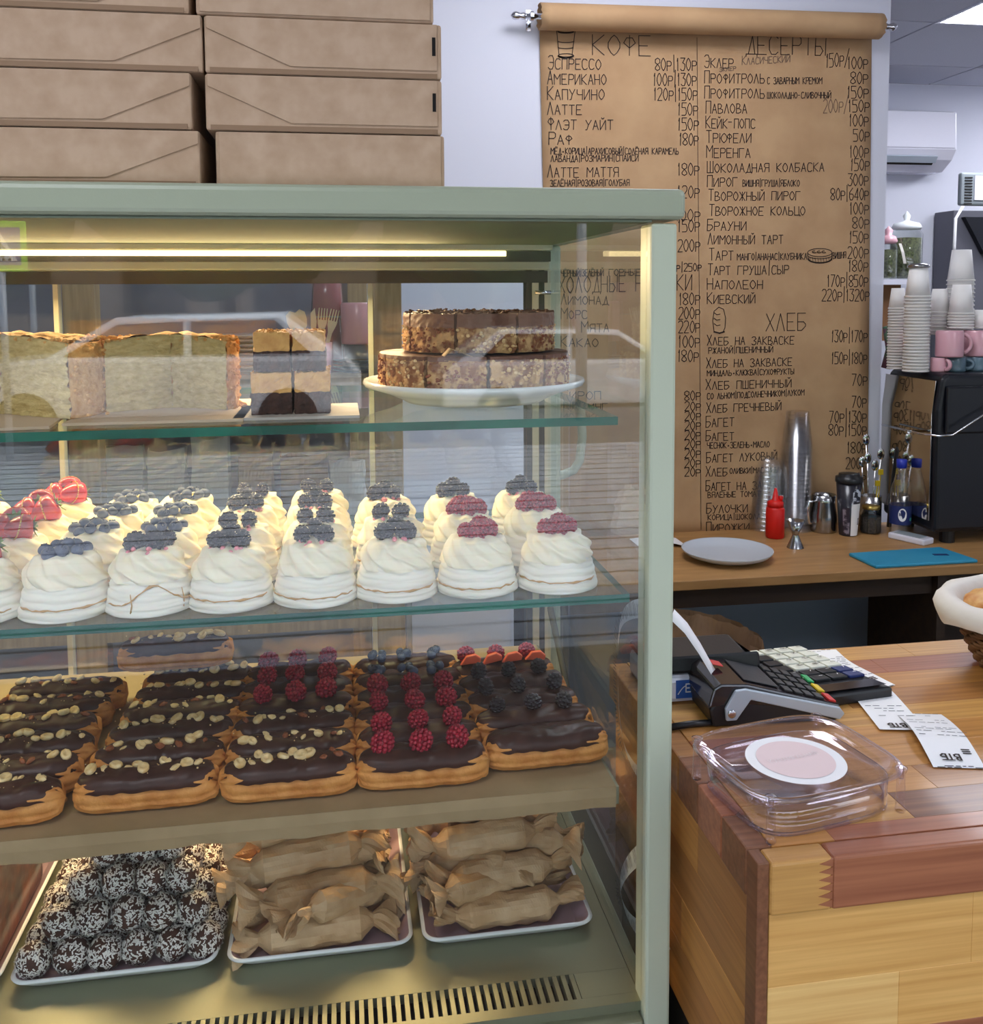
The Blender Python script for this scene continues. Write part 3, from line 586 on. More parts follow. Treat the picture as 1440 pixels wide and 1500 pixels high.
# cutlery pot behind
p = P(1292, 776, Z=LZ); c = Vector((p.x-.012, WY-.04, LZ)); hs_ = .085
t = thing('spoon_pot', 'steel pot of spoons and whisks behind the spice jar', 'utensil pot', c)
MB().lathe([(.027, 0), (.028, .003), (.028, hs_), (.026, hs_), (.026, .005), (0, .005)], 28, c).build('pot', M['dsteel'], t, True)
for k, (dx_, l, s) in enumerate(((-.014, .11, -.016), (-.006, .12, -.008), (.004, .1, .004), (.012, .13, .012), (.0, .17, -.02))):
    e = c+Vector((dx_+s, -.004, hs_+l-.03)); g = MB(); g.tube([c+Vector((dx_, 0, .01)), e], .0016, 6); g.ball(e+Vector((0, 0, .012)), .011, 10, 8, (1, .3, 1.4)); g.build('spoon', M['chrome'], t, True)
for k, x in enumerate((.016, .008)):
    g = MB(); e = c+Vector((x+.004, -.012, .15-.03*k)); g.tube([c+Vector((x, -.004, .01)), e], .0015, 6); g.box(e, (.012, .006, .014)); g.build('yellow_stick', M['yellow'], t)
# water bottle
p = P(1318, 785, Z=LZ); c = Vector((p.x, p.y, LZ)); hb = P(1318, 672, Y=c.y).z-LZ; r = .0265
t = thing('water_bottle', 'clear plastic water bottle with blue cap and navy label', 'bottle', c)
MB().lathe([(r*.85, 0), (r, .005), (r*.97, hb*.1), (r, hb*.14), (r, hb*.42), (r*.94, hb*.46), (r*.98, hb*.5), (r*.88, hb*.62), (r*.6, hb*.76), (r*.42, hb*.84), (r*.42, hb*.88), (0, hb*.88)], 32, c).build('body', M['cupclear'], t, True)
MB().lathe([(r*.45, hb*.885), (r*.48, hb*.89), (r*.48, hb*.99), (0, hb)], 24, c).build('cap', M['bluecap'], t, True)
g = MB(); wrapquad(g, c, lambda z: r, 0, 360, hb*.17, hb*.41, .0007, 36); g.build('label', M['navy'], t, True)
g = MB(); ang0 = -112
vs = [(c.x+(r+.0013)*math.cos(R(ang0+22*math.cos(k*PI/12))), c.y+(r+.0013)*math.sin(R(ang0+22*math.cos(k*PI/12))), c.z+hb*.30+.017*math.sin(k*PI/12)) for k in range(24)]
g.add(vs, [tuple(range(24))]); g.build('label_disc', M['white'], t)
g = MB(); vs = [(c.x+(r+.0013)*math.cos(R(-62+10*math.cos(k*PI/8))), c.y+(r+.0013)*math.sin(R(-62+10*math.cos(k*PI/8))), c.z+hb*.24+.005*math.sin(k*PI/8)) for k in range(16)]
g.add(vs, [tuple(range(16))]); g.build('label_ring', mat('aqua', '58c0b8', .5), t)
o0 = Vector((c.x+(r+.0016)*math.cos(R(-129)), c.y+(r+.0016)*math.sin(R(-129)), c.z+hb*.29)); o1 = Vector((c.x+(r+.0016)*math.cos(R(-96)), c.y+(r+.0016)*math.sin(R(-96)), c.z+hb*.29))
g = MB(); letter(g, 'ВОСТ', o0+Vector((-.0, -.0012, 0)), o1-o0, (0, 0, 1), .013, .007, .0012, NR); g.build('label_lettering', M['navy'], t)
# white phone-like device
t = thing('card_reader', 'small white handheld device lying by the water bottle', 'device', tuple(P(1330, 793, Z=LZ)))
c = Vector((1.425, 2.165, LZ)); MB().box(c+Vector((0, 0, .008)), (.045, .1, .016), R(25)).build('body', M['acw'], t, bevel=.004)
MB().box(c+Vector((0, 0, .0165)), (.034, .07, .001), R(25)).build('screen', M['greyp'], t)
# cutting board
qd = [P(1243, 812, Z=LZ+.004), P(1377, 803, Z=LZ+.004), P(1433, 822, Z=LZ+.004), P(1283, 831, Z=LZ+.004)]
t = thing('cutting_board', 'worn turquoise blue plastic cutting board near the worktop edge', 'cutting board', (1.34, 2.03, LZ))
MB().prism([(v.x, v.y) for v in qd], LZ, LZ+.008).build('board', M['blueboard'], t, bevel=.003)
hp_ = P(1378, 812, Z=LZ+.009); MB().box((hp_.x, hp_.y, LZ+.0083), (.035, .012, .001), R(-8)).build('grip_slot', M['navy'], t)
# folded paper at far left
t = MB(); a = P(985, 795, Z=LZ); t.strip([(a.x-.1, a.y, LZ+.004), (a.x-.02, a.y, LZ+.012), (a.x+.02, a.y-.01, LZ+.003)], [(0, .08, 0)]*3)
tag(t.build('paper_sheet', M['white'], None, solid=.001), 'curled white paper at the left end of the back worktop', 'paper')

# espresso machine
EX, EY0, EY1, EZ = 1.452, 2.115, 2.345, 1.198
em = thing('espresso_machine', 'large black espresso machine with mirrored side on the back worktop', 'espresso machine', (1.8, 2.2, LZ))
body = MB(); body.prism([(EX+.004, LZ+.03), (EX, EZ-.09), (EX+.012, EZ-.01), (EX+.03, EZ), (2.2, EZ), (2.2, LZ+.03)], EY0, EY1, 'Y')
body.build('body', M['blackm'], em, bevel=.012, bseg=3)
MB().prism([(EX-.004, LZ+.06), (EX-.004, EZ-.1), (EX+.006, EZ-.018), (EX+.0045, EZ-.018), (EX-.0015, EZ-.1), (EX-.0015, LZ+.06)], EY0+.014, EY1+.0, 'Y').build('mirror_panel', M['mirror'], em)
for x in (EX+.06, 2.1):
    for y in (EY0+.03, EY1-.03): MB().lathe([(.018, 0), (.018, .031), (0, .031)], 16, (x, y, LZ)).build('foot', M['black'], em)
q = [P(1288, 631, Y=2.2), P(1325, 635, Y=EY0-.02), P(1362, 640, Y=EY0-.035), P(1375, 637, Y=EY0-.035), P(1440, 608, Y=EY0-.035), P(1520, 575, Y=EY0-.035)]
q = [Vector((EX-.03, 2.3, q[2].z)), Vector((EX-.03, EY0+.02, q[2].z)), Vector((EX-.01, EY0-.028, q[2].z)), Vector((EX+.02, EY0-.035, q[2].z+.003))]+q[4:]
MB().tube(q, .0028, 10).build('chrome_rail', M['chrome'], em, True)
MB().box((EX-.02, EY0+.06, q[0].z), (.04, .006, .006)).build('rail_mount', M['chrome'], em)
MB().b2(EX+.02, 2.2, EY0-.012, EY0-.002, LZ+.28, EZ-.03).build('rear_plate', M['blackm'], em, bevel=.006)
# black handled tools leaning in front of mirror panel
for k, (x0, y0, x1, y1) in enumerate(((1303, 735, 1318, 655), (1335, 720, 1328, 652))):
    a, b = P(x0, y0, Y=2.31), P(x1, y1, Y=2.27); a.z = LZ
    t = MB().tube([a, a.lerp(b, .35), b.lerp(a, .05), b], [.006, .009, .012, .009], 12).build('tool_handle', M['black'], None, True)
    tag(t, ('left' if k == 0 else 'right')+' one of two black handled tools standing behind the water bottle', 'tool')
# cups and mugs on the machine
def cupstack(px, ytop, ybot, w, n, Y, zbase=None, label='', lean=0):
    z0 = EZ if zbase is None else zbase; x = P(px, ybot, Y=Y).x; zt = P(px, ytop, Y=Y).z
    r = w/2*(Y*1.0+.25)/FPX; hc = min(r*2.5, (zt-z0)*.9); 
    if n > 1: st = (zt-z0-hc)/(n-1)
    first = None
    for k in range(n):
        z = z0+(k*st if n > 1 else 0)
        if first is None:
            first = thing('paper_cup', label, 'cup', (x, Y, z), label.split(' in ')[-1] if n > 1 else None); first['label'] = label
            MB().lathe([(r, .003), (r*.72, hc), (r*.68, hc), (r*.66, hc-.003), (0, hc-.003)], 22, (x, Y, z)).build('wall', M['cup'], first, True)
            MB().lathe([(r*.97, 0), (r*1.05, 0), (r*1.07, .002), (r*1.05, .004), (r*.98, .004)], 22, (x, Y, z), cap=False).build('rim', M['cuprim'], first, True)
            if n > 1: first['group'] = 'cups of the '+label.split(' in the ')[-1]
        else: dup(first, loc=(x+lean*k, Y, z))
    return x, zt
cupstack(1312, 422, 546, 24, 22, 2.29, label='upturned white paper cup in the half-hidden stack nearest the wall end')
xx, zz = cupstack(1341, 392, 546, 34, 24, 2.2, label='upturned white paper cup in the tall stack under a steel lid')
cupstack(1375, 423, 485, 28, 7, 2.27, label='upturned white paper cup in the short stack behind the pink mug', zbase=P(1375, 490, Y=2.27).z)
cupstack(1403, 366, 545, 36, 22, 2.3, label='upturned white paper cup in the tallest rear stack')
cupstack(1407, 417, 480, 34, 6, 2.22, label='upturned white paper cup in the middle stack before the tallest one', zbase=P(1407, 481, Y=2.22).z)
cupstack(1436, 451, 480, 28, 1, 2.22, label='single upturned white paper cup at the right photo edge', zbase=P(1436, 481, Y=2.22).z)
o = MB().lathe([(.0, .008), (.02, .01), (.026, .006), (.027, 0), (.02, -.001)], 24, (xx, 2.2, zz)).build('steel_saucer', M['dsteel'], None, True); tag(o, 'small round steel lid on top of the paper cup stack', 'lid')
def mug(x, y, z, r, h, m, label, ang=0, grp=None, name='mug'):
    t = thing(name, label, 'mug', (x, y, z), grp); c = (x, y, z)
    MB().lathe([(r*.92, h), (r, h-.004), (r, .004), (r*.97, 0), (r*.93, 0), (r*.93, h-.008), (0, h-.008), ], 32, c, cap=False).build('bowl', m, t, True)
    MB().lathe([(0, h), (r*.92, h)], 32, c, cap=False).build('base', m, t)
    d = Vector((math.cos(ang), math.sin(ang), 0)); cc = Vector(c)
    MB().tube([cc+d*(r*.97+r*.62*math.sin(a))+Vector((0, 0, h*.5-h*.34*math.cos(a))) for a in [PI*i/10 for i in range(11)]], .0052, 8).build('handle', m, t, True)
    return t
mY = 2.19; mh = .042*1.55; mr = .033
def mx(px, Y=mY): return P(px, 540, Y=Y).x
mz2 = P(1390, 522, Y=mY).z
mug(mx(1397), mY, EZ, mr*.86, mz2-EZ-.002, M['bluemug'], 'blue-grey mug turned upside down under the front pink mug', -.4)
mug(mx(1429), mY, EZ, mr*.8, mz2-EZ-.002, M['bluemug'], 'blue-grey mug turned upside down at the right photo edge', -.3)
mug(mx(1352), mY+.015, EZ, mr*.6, mz2-EZ-.002, M['pink'], 'pink mug turned upside down in the lower row, leftmost', 2.5)
mug(mx(1373), mY-.005, EZ, mr*.6, mz2-EZ-.002, M['pink'], 'pink mug turned upside down between the leftmost pink and the blue-grey mug', -1.2)
mug(mx(1386), mY-.01, mz2, mr, mh*1.02, M['pink'], 'front pink mug upside down on the upper row with handle to the right', -.25)
mug(mx(1362), mY+.06, mz2, mr*.85, mh*.98, M['pink'], 'pink mug half hidden behind the front one, handle to the left', 3.5)
mug(mx(1432), mY+.005, mz2, mr*1.05, mh, M['pink'], 'pink mug upside down on the upper row at the right photo edge', 1.2)
t = MB(); a = P(1297, 545, Y=2.31); t.tube([(a.x, 2.31, EZ), (a.x+.015, 2.31, EZ+.05), (a.x-.005, 2.31, EZ+.11)], [.012, .014, .006], 8)
tag(t.build('flower_packet', mat('dark_flower_print', '4c2a3c', .5, c2='2f5a3c', vs=40, sharp=.9), None, True), 'dark pink and green packet at the back left of the espresso machine top', 'packet')

# ================================================================== DISPLAY CASE
GY = .838; CZ = 1.4935; CZL = 1.466; XC = .306; CL = -1.15; BY = 1.285; FZ = .71
dc = thing('display_case', 'sage green refrigerated pastry display case with glass front and glass shelves', 'display case', (-.4, 1.05, 0))
g = MB(); g.b2(CL-.01, .3125, .824, 1.335, CZL, CZ); g.build('top_slab', M['sage'], dc, bevel=.006, bseg=3)
MB().b2(CL+.03, .2815, .829, 1.2615, CZL-.0022, CZL-.0003).build('added_glare_sheet', mat('glare_sheet_matte', '6f7868', .95, spec=.02), dc)  # added matte dark sheet, keeps tube glare off the slab underside
MB().b2(.281, XC, .829, .862, .02, CZL-.003).build('corner_post', M['sagel'], dc, bevel=.003)
MB().b2(.286, XC, 1.285, 1.325, .02, CZL-.0005).build('rear_post', M['sagel'], dc, bevel=.003)
MB().b2(CL, CL+.03, .829, 1.325, .02, CZL-.0005).build('end_wall', M['sage'], dc)
MB().b2(CL+.03, .2805, .829, .86, .62, .700).build('front_rail', M['steel'], dc, bevel=.003)
MB().b2(CL+.03, .2805, .835, .86, .05, .6195).build('front_panel', M['sage'], dc)
MB().b2(.284, .3, .8625, 1.2845, .05, .700).build('side_panel', M['sage'], dc)
MB().b2(CL+.03, .2805, GY, GY+.004, .7005, CZL-.0005).build('front_glass', M['pane'], dc)
MB().b2(.2865, .2905, .8625, 1.2845, .7005, CZL-.0005).build('side_glass', M['spane'], dc)
MB().b2(.2825, .2945, .8625, 1.2845, .7005, .7105).build('side_channel', M['steel'], dc)
# floor with vent grille
MB().b2(CL+.03, .2820, .8425, .855, FZ-.01, FZ).build('floor_front_edge', M['steel'], dc)
MB().b2(CL+.03, .2820, .8895, BY, FZ-.01, FZ).build('floor_plate', M['steel'], dc)
MB().b2(.2255, .2820, .8551, .8894, FZ-.01, FZ).build('floor_plate', M['steel'], dc)
MB().b2(CL+.03, .2820, .8425, BY, FZ-.08, FZ-.05).build('drip_trough', M['dark'], dc)
vb0 = None
for k in range(78):
    x = .2225-k*.0088
    if vb0 is None: vb0 = MB().box((x, .87225, FZ-.005), (.0046, .0343, .0098)).build('vent_bar', M['steel'], dc)
    else: put(vb0, dc, (-k*.0088, 0, 0))
MB().b2(CL+.03, .2225-77*.0088-.0023, .8551, .8894, FZ-.01, FZ).build('floor_plate', M['steel'], dc)
# back: beams, frame, sliding glass
MB().b2(CL+.03, .2855, 1.262, 1.325, 1.432, CZL-.001).build('rear_beam', M['sage'], dc, bevel=.002)
zr = P(600, 393, Y=BY).z
MB().b2(CL+.03, .2855, BY, BY+.03, zr, 1.4315).build('top_track', M['cream'], dc, bevel=.002)
MB().b2(CL+.03, .2855, BY-.008, BY-.0005, 1.415, 1.431).build('dark_gasket', M['darkseal'], dc)
for a, b, m in ((771, 779, 'darkseal'), (779, 789, 'cream'), (789, 797, 'darkseal'), (797, 806, 'cream')):
    MB().b2(P(a, 600, Y=BY).x, P(b, 600, Y=BY).x-.0004, BY-.004, BY+.02, FZ, zr-.0005).build('door_stile', M[m], dc)
for a, b in ((541, 548), (87, 94)):
    MB().b2(P(a, 600, Y=BY+.02).x, P(b, 600, Y=BY+.02).x, BY+.012, BY+.028, FZ, zr-.0005).build('door_stile', M['cream'], dc)
MB().b2(CL+.03, .2855, BY, BY+.03, FZ-.01, FZ+.03).build('bottom_track', M['cream'], dc)
MB().b2(CL+.03, P(545, 600, Y=BY+.02).x, BY+.016, BY+.020, FZ+.031, zr-.001).build('sliding_pane', M['spane'], dc)
MB().b2(P(541, 600, Y=BY+.02).x, P(771, 600, Y=BY).x, BY+.004, BY+.008, FZ+.031, zr-.001).build('sliding_pane', M['spane'], dc)
MB().tube([P(784, 420, Y=BY-.006)+Vector((0, 0, -.008)), P(784, 420, Y=BY-.006)+Vector((.022, 0, -.008))], .003, 8).build('lock_pin', M['chrome'], dc, True)
# light tubes
ty = 1.236; tz = P(400, 371, Y=ty).z
MB().tube([(CL+.05, ty, tz), (P(741, 374, Y=ty).x, ty, tz)], .0036, 12).build('light_tube', M['tube'], dc, True)
MB().b2(CL+.05, .2815, ty+.0045, ty+.022, tz-.010, tz+.0035).build('added_light_block', M['darkseal'], dc)  # dark block added behind the tube to keep its light off the track
MB().b2(CL+.05, .2815, ty-.010, ty+.022, tz+.0040, P(400, 345, Y=ty).z).build('lamp_housing', M['sage'], dc, bevel=.002)
MB().b2(CL+.05, .24, 1.09, 1.11, .896, .9045).build('led_strip', M['cream'], dc)
def strip_lamp(x0, x1, y, z, watt, tilt):
    ld = bpy.data.lights.new('strip_light', 'AREA'); ld.shape = 'RECTANGLE'; ld.size = x1-x0; ld.size_y = .012; ld.energy = watt; ld.color = (1, .71, .38)
    lo = bpy.data.objects.new('strip_light', ld); COL.objects.link(lo); lo.location = Vector(((x0+x1)/2, y, z))-ORG[dc]; lo.rotation_euler = (tilt, 0, 0); lo.parent = dc
strip_lamp(CL+.06, .13, ty-.002, tz-.006, STRIP_W, R(-38))
strip_lamp(CL+.06, .17, 1.10, .8945, STRIP_W*.5, R(10))
# glass shelves: tinted sheet, green polished edge
def gshelf(y0, z1, xr, th=.008):
    g = MB(); x0, y1, z0 = CL+.035, 1.235, z1-th
    vs = [(x0, y0, z0), (xr, y0, z0), (xr, y1, z0), (x0, y1, z0), (x0, y0, z1), (xr, y0, z1), (xr, y1, z1), (x0, y1, z1)]
    g.add(vs, [(3, 2, 1, 0), (4, 5, 6, 7)], 0); g.add(vs, [(0, 1, 5, 4), (1, 2, 6, 5), (2, 3, 7, 6), (3, 0, 4, 7)], 1)
    s = g.build('glass_shelf', [M['shelfg'], M['gedge']], dc)
    for x in (xr-.05, -.32):
        MB().b2(x-.003, x+.003, 1.2, BY-.0045, z0-.018, z0-.0005).build('shelf_bracket', M['cream'], dc)
    return s
S1, S2, S3 = 1.283, 1.1125, .925
gshelf(.866, S1, .262); gshelf(.858, S2, .272)
MB().b2(CL+.035, .262, .856, 1.235, S3-.02, S3-.0025).build('lower_shelf', M['steel'], dc)
g = MB(); g.b2(CL+.04, .258, .853, 1.23, S3-.002, S3); 
vs = []
for i in range(61):
    x = CL+.04+(.258-CL-.04)*i/60; d = .0025*nz((i*.5, 0, 0))
    vs += [(x, .8525, S3), (x, .8515+d*.4, S3-.010), (x, .8525+d, S3-.021+d)]
g.add(vs, [(3*i+j, 3*i+3+j, 3*i+4+j, 3*i+1+j) for i in range(60) for j in (0, 1)])
M['liner'] = mat('shelf_liner_paper', 'a58d68', .7, c2='97805c', vs=20)
g.build('paper_liner', M['liner'], dc)
rb = [P(806, 890, X=.278), P(842, 1058, X=.278)]
g = MB(); dv_ = (rb[1]-rb[0]); g.tube([rb[0], rb[0]+dv_], [.0045, .0035], 8); g.build('price_rail_strut', M['darkseal'], dc, True)
MB().ball(rb[1]+dv_.normalized()*.004, .0045, 12, 8).build('strut_end', M['chrome'], dc, True)
hpts = [P(x, y, Y=1.34) for x, y in ((800, 588), (826, 587), (842, 591), (851, 602), (853, 640), (849, 675), (840, 689), (828, 694), (800, 694))]
hpts[0] = Vector((.30, 1.31, hpts[0].z)); hpts[-1] = Vector((.30, 1.31, hpts[-1].z))
MB().tube(hpts, .0065, 10).build('handle', M['sagel'], dc, True)

# receipt ribbon in the gap between case and counter
def ribbon(px, X, wdt, name, label):
    pts = [P(a, b, X=X) for a, b in px]; n = len(pts)
    # smooth
    for _ in range(2):
        q = [pts[0]]
        for a, b in zip(pts, pts[1:]): q += [a.lerp(b, .25), a.lerp(b, .75)]
        pts = q+[pts[-1]]
    g = MB(); vs = []
    for i, p in enumerate(pts):
        d = (pts[min(i+1, len(pts)-1)]-pts[max(i-1, 0)]).normalized(); nn = Vector((1, 0, 0)).cross(d)
        vs += [p-nn*wdt/2+Vector((-.003, 0, 0)), p+nn*wdt/2+Vector((.003, 0, 0))]
    g.add(vs, [(2*i, 2*i+1, 2*i+3, 2*i+2) for i in range(len(pts)-1)])
    t = thing(name, label, 'receipt', tuple(pts[len(pts)//2])); g.build('paper_strip', M['white'], t, True)
    k = MB()
    for i in range(2, len(pts)-2):
        p = pts[i]; d = (pts[i+1]-pts[i-1]).normalized(); nn = Vector((1, 0, 0)).cross(d)
        for s in range(3):
            L_ = random.uniform(.3, .8)*wdt; o = p+d*(s-1)*.004+Vector((-.0036, 0, 0))
            k.add([o-nn*L_/2, o+nn*L_/2, o+nn*L_/2+d*.0012, o-nn*L_/2+d*.0012], [(0, 1, 2, 3)])
    tag(k.build('printed_lines', M['greyink'], t), kind='stuff')
ribbon([(975, 895), (950, 890), (925, 892), (910, 905), (905, 940), (905, 1000), (907, 1050), (915, 1100), (935, 1135), (965, 1155)], .3045, .02, 'receipt_strip', 'long curled white receipt strip hanging beside the case behind the post, upper loop')
ribbon([(975, 1225), (945, 1243), (918, 1268), (907, 1295), (912, 1325), (925, 1352), (945, 1368), (975, 1372)], .3045, .022, 'receipt_strip', 'curled white receipt strip low beside the case behind the post, lower loop')

# ------------------------------------------------------------------ kraft boxes on top
BH = .0478
def cakebox(xl, xr, k, flap, label, slot=False, y0=.862, dz=0, rot=0):
    z0 = CZ+.0004+k*(BH+.0009); t = thing('cake_box', label, 'box', ((xl+xr)/2, y0+.1, z0), 'kraft cake boxes stacked on the display case')
    MB().b2(xl, xr, y0, y0+.21, z0, z0+BH).build('body', M['kraft'], t, bevel=.002)
    z1 = z0+BH; c = .048
    if flap == 'L':   # fold seen at the right end
        pl_ = [(xl+.004, z1-.0005), (xr-.001, z1-.0005), (xr-.001, z1-.011), (xr-.068-.01*random.random(), z0+.007), (xl+.004, z0+.0055)]
    elif flap == 'R': pl_ = [(xl+.002, z1-.0005), (xr-.004, z1-.0005), (xr-.004, z0+.007), (xl+.072, z0+.007), (xl+.002, z1-.0105)]
    else: pl_ = [(xl+.003, z1-.0005), (xr-.003, z1-.0005), (xr-.003, z0+.002), (xl+.003, z0+.002)]
    MB().prism(pl_, y0-.0016, y0-.0002, 'Y').build('front_flap', M['kraft'], t, bevel=.0004)
    if flap in 'LR': MB().b2(xl+.004, xr-.004, y0-.0012, y0-.0001, z0+.0002, z0+.0045).build('bottom_fold', M['kraftd'], t)
    if slot: MB().b2(xr-.0085, xr-.0055, y0-.0022, y0-.0015, z0+.02, z0+.036).build('slot', M['dark'], t)
    return t
ords = ['lowest', 'second', 'third', 'fourth', 'fifth']
def bxx(px): return P(px, 230, Y=.862).x
for k, (r_, fl) in enumerate(((293, 'L'), (283, 'L'), (301, 'L'), (283, 'L'), (300, '-'))):
    xr = bxx(r_); cakebox(xr-.245, xr, k, fl, f'{ords[k]} kraft box from the bottom of the left stack on the case')
for k, (l_, r_, fl, s) in enumerate(((315, 651, '-', 0), (302, 648, 'R', 1), (303, 648, 'R', 1), (292, 637, '-', 0), (296, 640, 'R', 1))):
    cakebox(bxx(l_)+.0006, bxx(r_), k, fl, f'{ords[k]} kraft box from the bottom of the right stack on the case', s)
for k in range(5): cakebox(bxx(283)-.25-.247, bxx(283)-.25, k, '-', f'{ords[k]} kraft box from the bottom of the stack beyond the left photo edge')
t = MB().b2(P(795, 274, Y=.9).x, P(910, 273, Y=.9).x, .9, 1.0, CZ+.0003, CZ+.002).build('flat_card', M['sage'], None); tag(t, 'thin flat green card lying on top of the case before the menu', 'card')

# ------------------------------------------------------------------ berries
def berry_cluster(r, sc, n=46, dr=.225, hollow=False):
    r *= 1.1
    g = MB(); ga = PI*(3-5**.5)
    for i in range(n):
        zz = 1-2*(i+.5)/n; rr = math.sqrt(1-zz*zz); a = ga*i
        g.ball((rr*math.cos(a)*r*sc[0]*.8, rr*math.sin(a)*r*sc[1]*.8, zz*r*sc[2]*.8), r*dr*random.uniform(.9, 1.1), 6, 4)
    g.ball((0, 0, 0), r*.74, 10, 7, sc); return g
pBlack = [proto('blackberry', berry_cluster(.0085, (1, 1, 1.15)), M['blackb']), proto('blackberry', berry_cluster(.008, (1.1, .95, 1), 40), M['blackb'])]
pRasp = [proto('raspberry', berry_cluster(.0085, (1, 1, 1.1), 60, .21), M['raspb'])]
g = berry_cluster(.0085, (1, 1, .9), 60, .21); pRaspO = g
def bb(r=.0062):
    g = MB(); g.ball((0, 0, 0), r, 16, 12, (1, 1, .86), fn=lambda v: 1-.35*max(0, v.z-.93)*14*.5)
    for k in range(5): g.box((r*.3*math.cos(k*1.257), r*.3*math.sin(k*1.257), r*.84), (r*.28, r*.1, r*.18), k*1.257)
    return g
pBlue = [proto('blueberry', bb(), M['blueb'])]
def sball(): return MB().ball((0, 0, 0), .0024, 10, 7)
pPearl = proto('sugar_pearl', sball(), M['pearl']); pPearlW = proto('sugar_pearl', sball(), M['pearlw'])
def strawberry():
    g = MB(); g.lathe([(0, -.017), (.004, -.016), (.008, -.011), (.0115, -.004), (.0135, .003), (.012, .0075), (.006, .0095), (0, .009)], 20, fn=lambda r, z, a, j: (r*(1+.04*math.sin(3*a+z*200)), z)); return g
pStraw = proto('strawberry', strawberry(), M['straw'])
g = MB()
for i in range(60):
    z = -.015+.021*((i*.618) % 1); r = .0135*math.sqrt(max(0, 1-((z-.003)/.02)**2))*.97; a = i*2.4
    g.ball((r*math.cos(a), r*math.sin(a), z), .0006, 5, 4, (1, 1, 1.4))
pSeeds = proto('seed', g, M['seed']); tag(pSeeds, kind='stuff')
g = MB()
for k in range(8):
    a = k*PI/4+.2; d = Vector((math.cos(a), math.sin(a), 0)); n_ = Vector((-math.sin(a), math.cos(a), 0)); o = Vector((0, 0, .0098))
    g.add([o-n_*.0012, o+n_*.0012, o+d*.006+n_*.002+Vector((0, 0, .001)), o+d*.011+Vector((0, 0, .003)), o+d*.006-n_*.002+Vector((0, 0, .001))], [(0, 1, 2, 3, 4)])
g.tube([(0, 0, .009), (.001, 0, .014)], .0009, 6)
pCalyx = proto('leaf_crown', g, M['leaf'], False, solid=.0004)
def rot3(): return (random.uniform(0, 6.28), random.uniform(0, 6.28), random.uniform(0, 6.28))

# ------------------------------------------------------------------ pavlovas
RB = .0388
def pav_mesh(seed):
    rnd = random.Random(seed); nk = 88; nj = 44
    base = [(0, 0), (.93, .0), (1.0, .003), (1.0, .012), (.985, .02), (.96, .029), (.90, .037), (.82, .041)]
    g = MB(); vs = []
    H = .032
    for j in range(34):
        z = H*j/33; t = z/H
        r = RB*(1.0-.03*t-.10*t*t-.08*t**6); r *= 1 if j else .94
        for i in range(nk):
            a = 2*PI*i/nk; ph = z/.0072+a/(2*PI)*.9+.3*nz((math.cos(a), math.sin(a), 0), 1.3, seed)
            rib = abs(math.sin(PI*ph)); rr = r*(1+.018*nz((math.cos(a)*1.2, math.sin(a)*1.2, z*30), 1.2, seed))+.0013*(rib**.7-.5)
            if z < .008: rr += .0012
            vs.append((rr*math.cos(a), rr*math.sin(a), z))
    n0 = len(vs); g.add(vs, [(j*nk+i, j*nk+(i+1) % nk, (j+1)*nk+(i+1) % nk, (j+1)*nk+i) for j in range(33) for i in range(nk)]+[tuple(range(nk-1, -1, -1)), tuple(range(33*nk, 34*nk))])
    c = MB(); vs = []; H2 = .0265; nj = 40
    for j in range(nj+1):
        t = j/nj; z = .0285+H2*t
        r = RB*(.89-.08*t-.22*t**2.2) if t < .9 else RB*(.89-.08*t-.22*t**2.2)*math.sqrt(max(0, 1-((t-.9)/.1)**2))
        for i in range(nk):
            a = 2*PI*i/nk; k = 7
            sw = math.sin(k*a+8*t*(1+.1*seed)+seed); swn = math.sin(19*a+15*t)
            rr = r*(1+.035*nz((math.cos(a), math.sin(a), t*2), 1.2, seed+5))+(.0016*sw+.0006*swn)*min(1, r/RB*1.6)
            zz = z+.0012*math.sin(k*a+8*t+1.5)*min(1, t*3)
            vs.append((max(rr, 0)*math.cos(a)+.0012*math.sin(t*7+seed), max(rr, 0)*math.sin(a), zz))
    c.add(vs, [(j*nk+i, j*nk+(i+1) % nk, (j+1)*nk+(i+1) % nk, (j+1)*nk+i) for j in range(nj) for i in range(nk)])
    return g, c
PV = []
for s in range(5):
    a, b = pav_mesh(s+1); PV.append((proto('meringue_base', a, M['mer']), proto('whipped_cream', b, M['cream2'])))
def crack(seed, heavy):
    rnd = random.Random(seed); g = MB(); z = .008+.004*rnd.random()
    pts = []; a0 = -PI/2-1.2
    for k in range(26):
        a = a0+2.4*k/25; zz = z+.0015*nz((k*.5, seed, 0))+(.018*math.exp(-((k-13)/5)**2) if heavy else 0)
        r = RB*(1.012-.03*zz/.032-.10*(zz/.032)**2)+.0006; pts.append((r*math.cos(a), r*math.sin(a), zz))
    g.tube(pts, [.0005+.0009*abs(nz((k*.8, seed, 3)))*2 for k in range(26)], 5)
    if heavy:
        for a in (-PI/2-.5, -PI/2+.75):
            g.tube([(RB*1.01*math.cos(a), RB*1.01*math.sin(a), .003), (RB*1.005*math.cos(a+.04), RB*1.005*math.sin(a+.04), .012), (RB*.98*math.cos(a), RB*.98*math.sin(a), .022)], [.0009, .0006, .0004], 5)
    return g
CRK = [proto('caramel_crack', crack(2, False), M['crack']), proto('caramel_crack', crack(5, True), M['crack']), proto('caramel_crack', crack(9, False), M['crack'])]
ROWN = ['front', 'second', 'third', 'rear']
COLX = [-.4, -.324, -.249, -.1765, -.101, -.0265, .052, .1305, .2095]
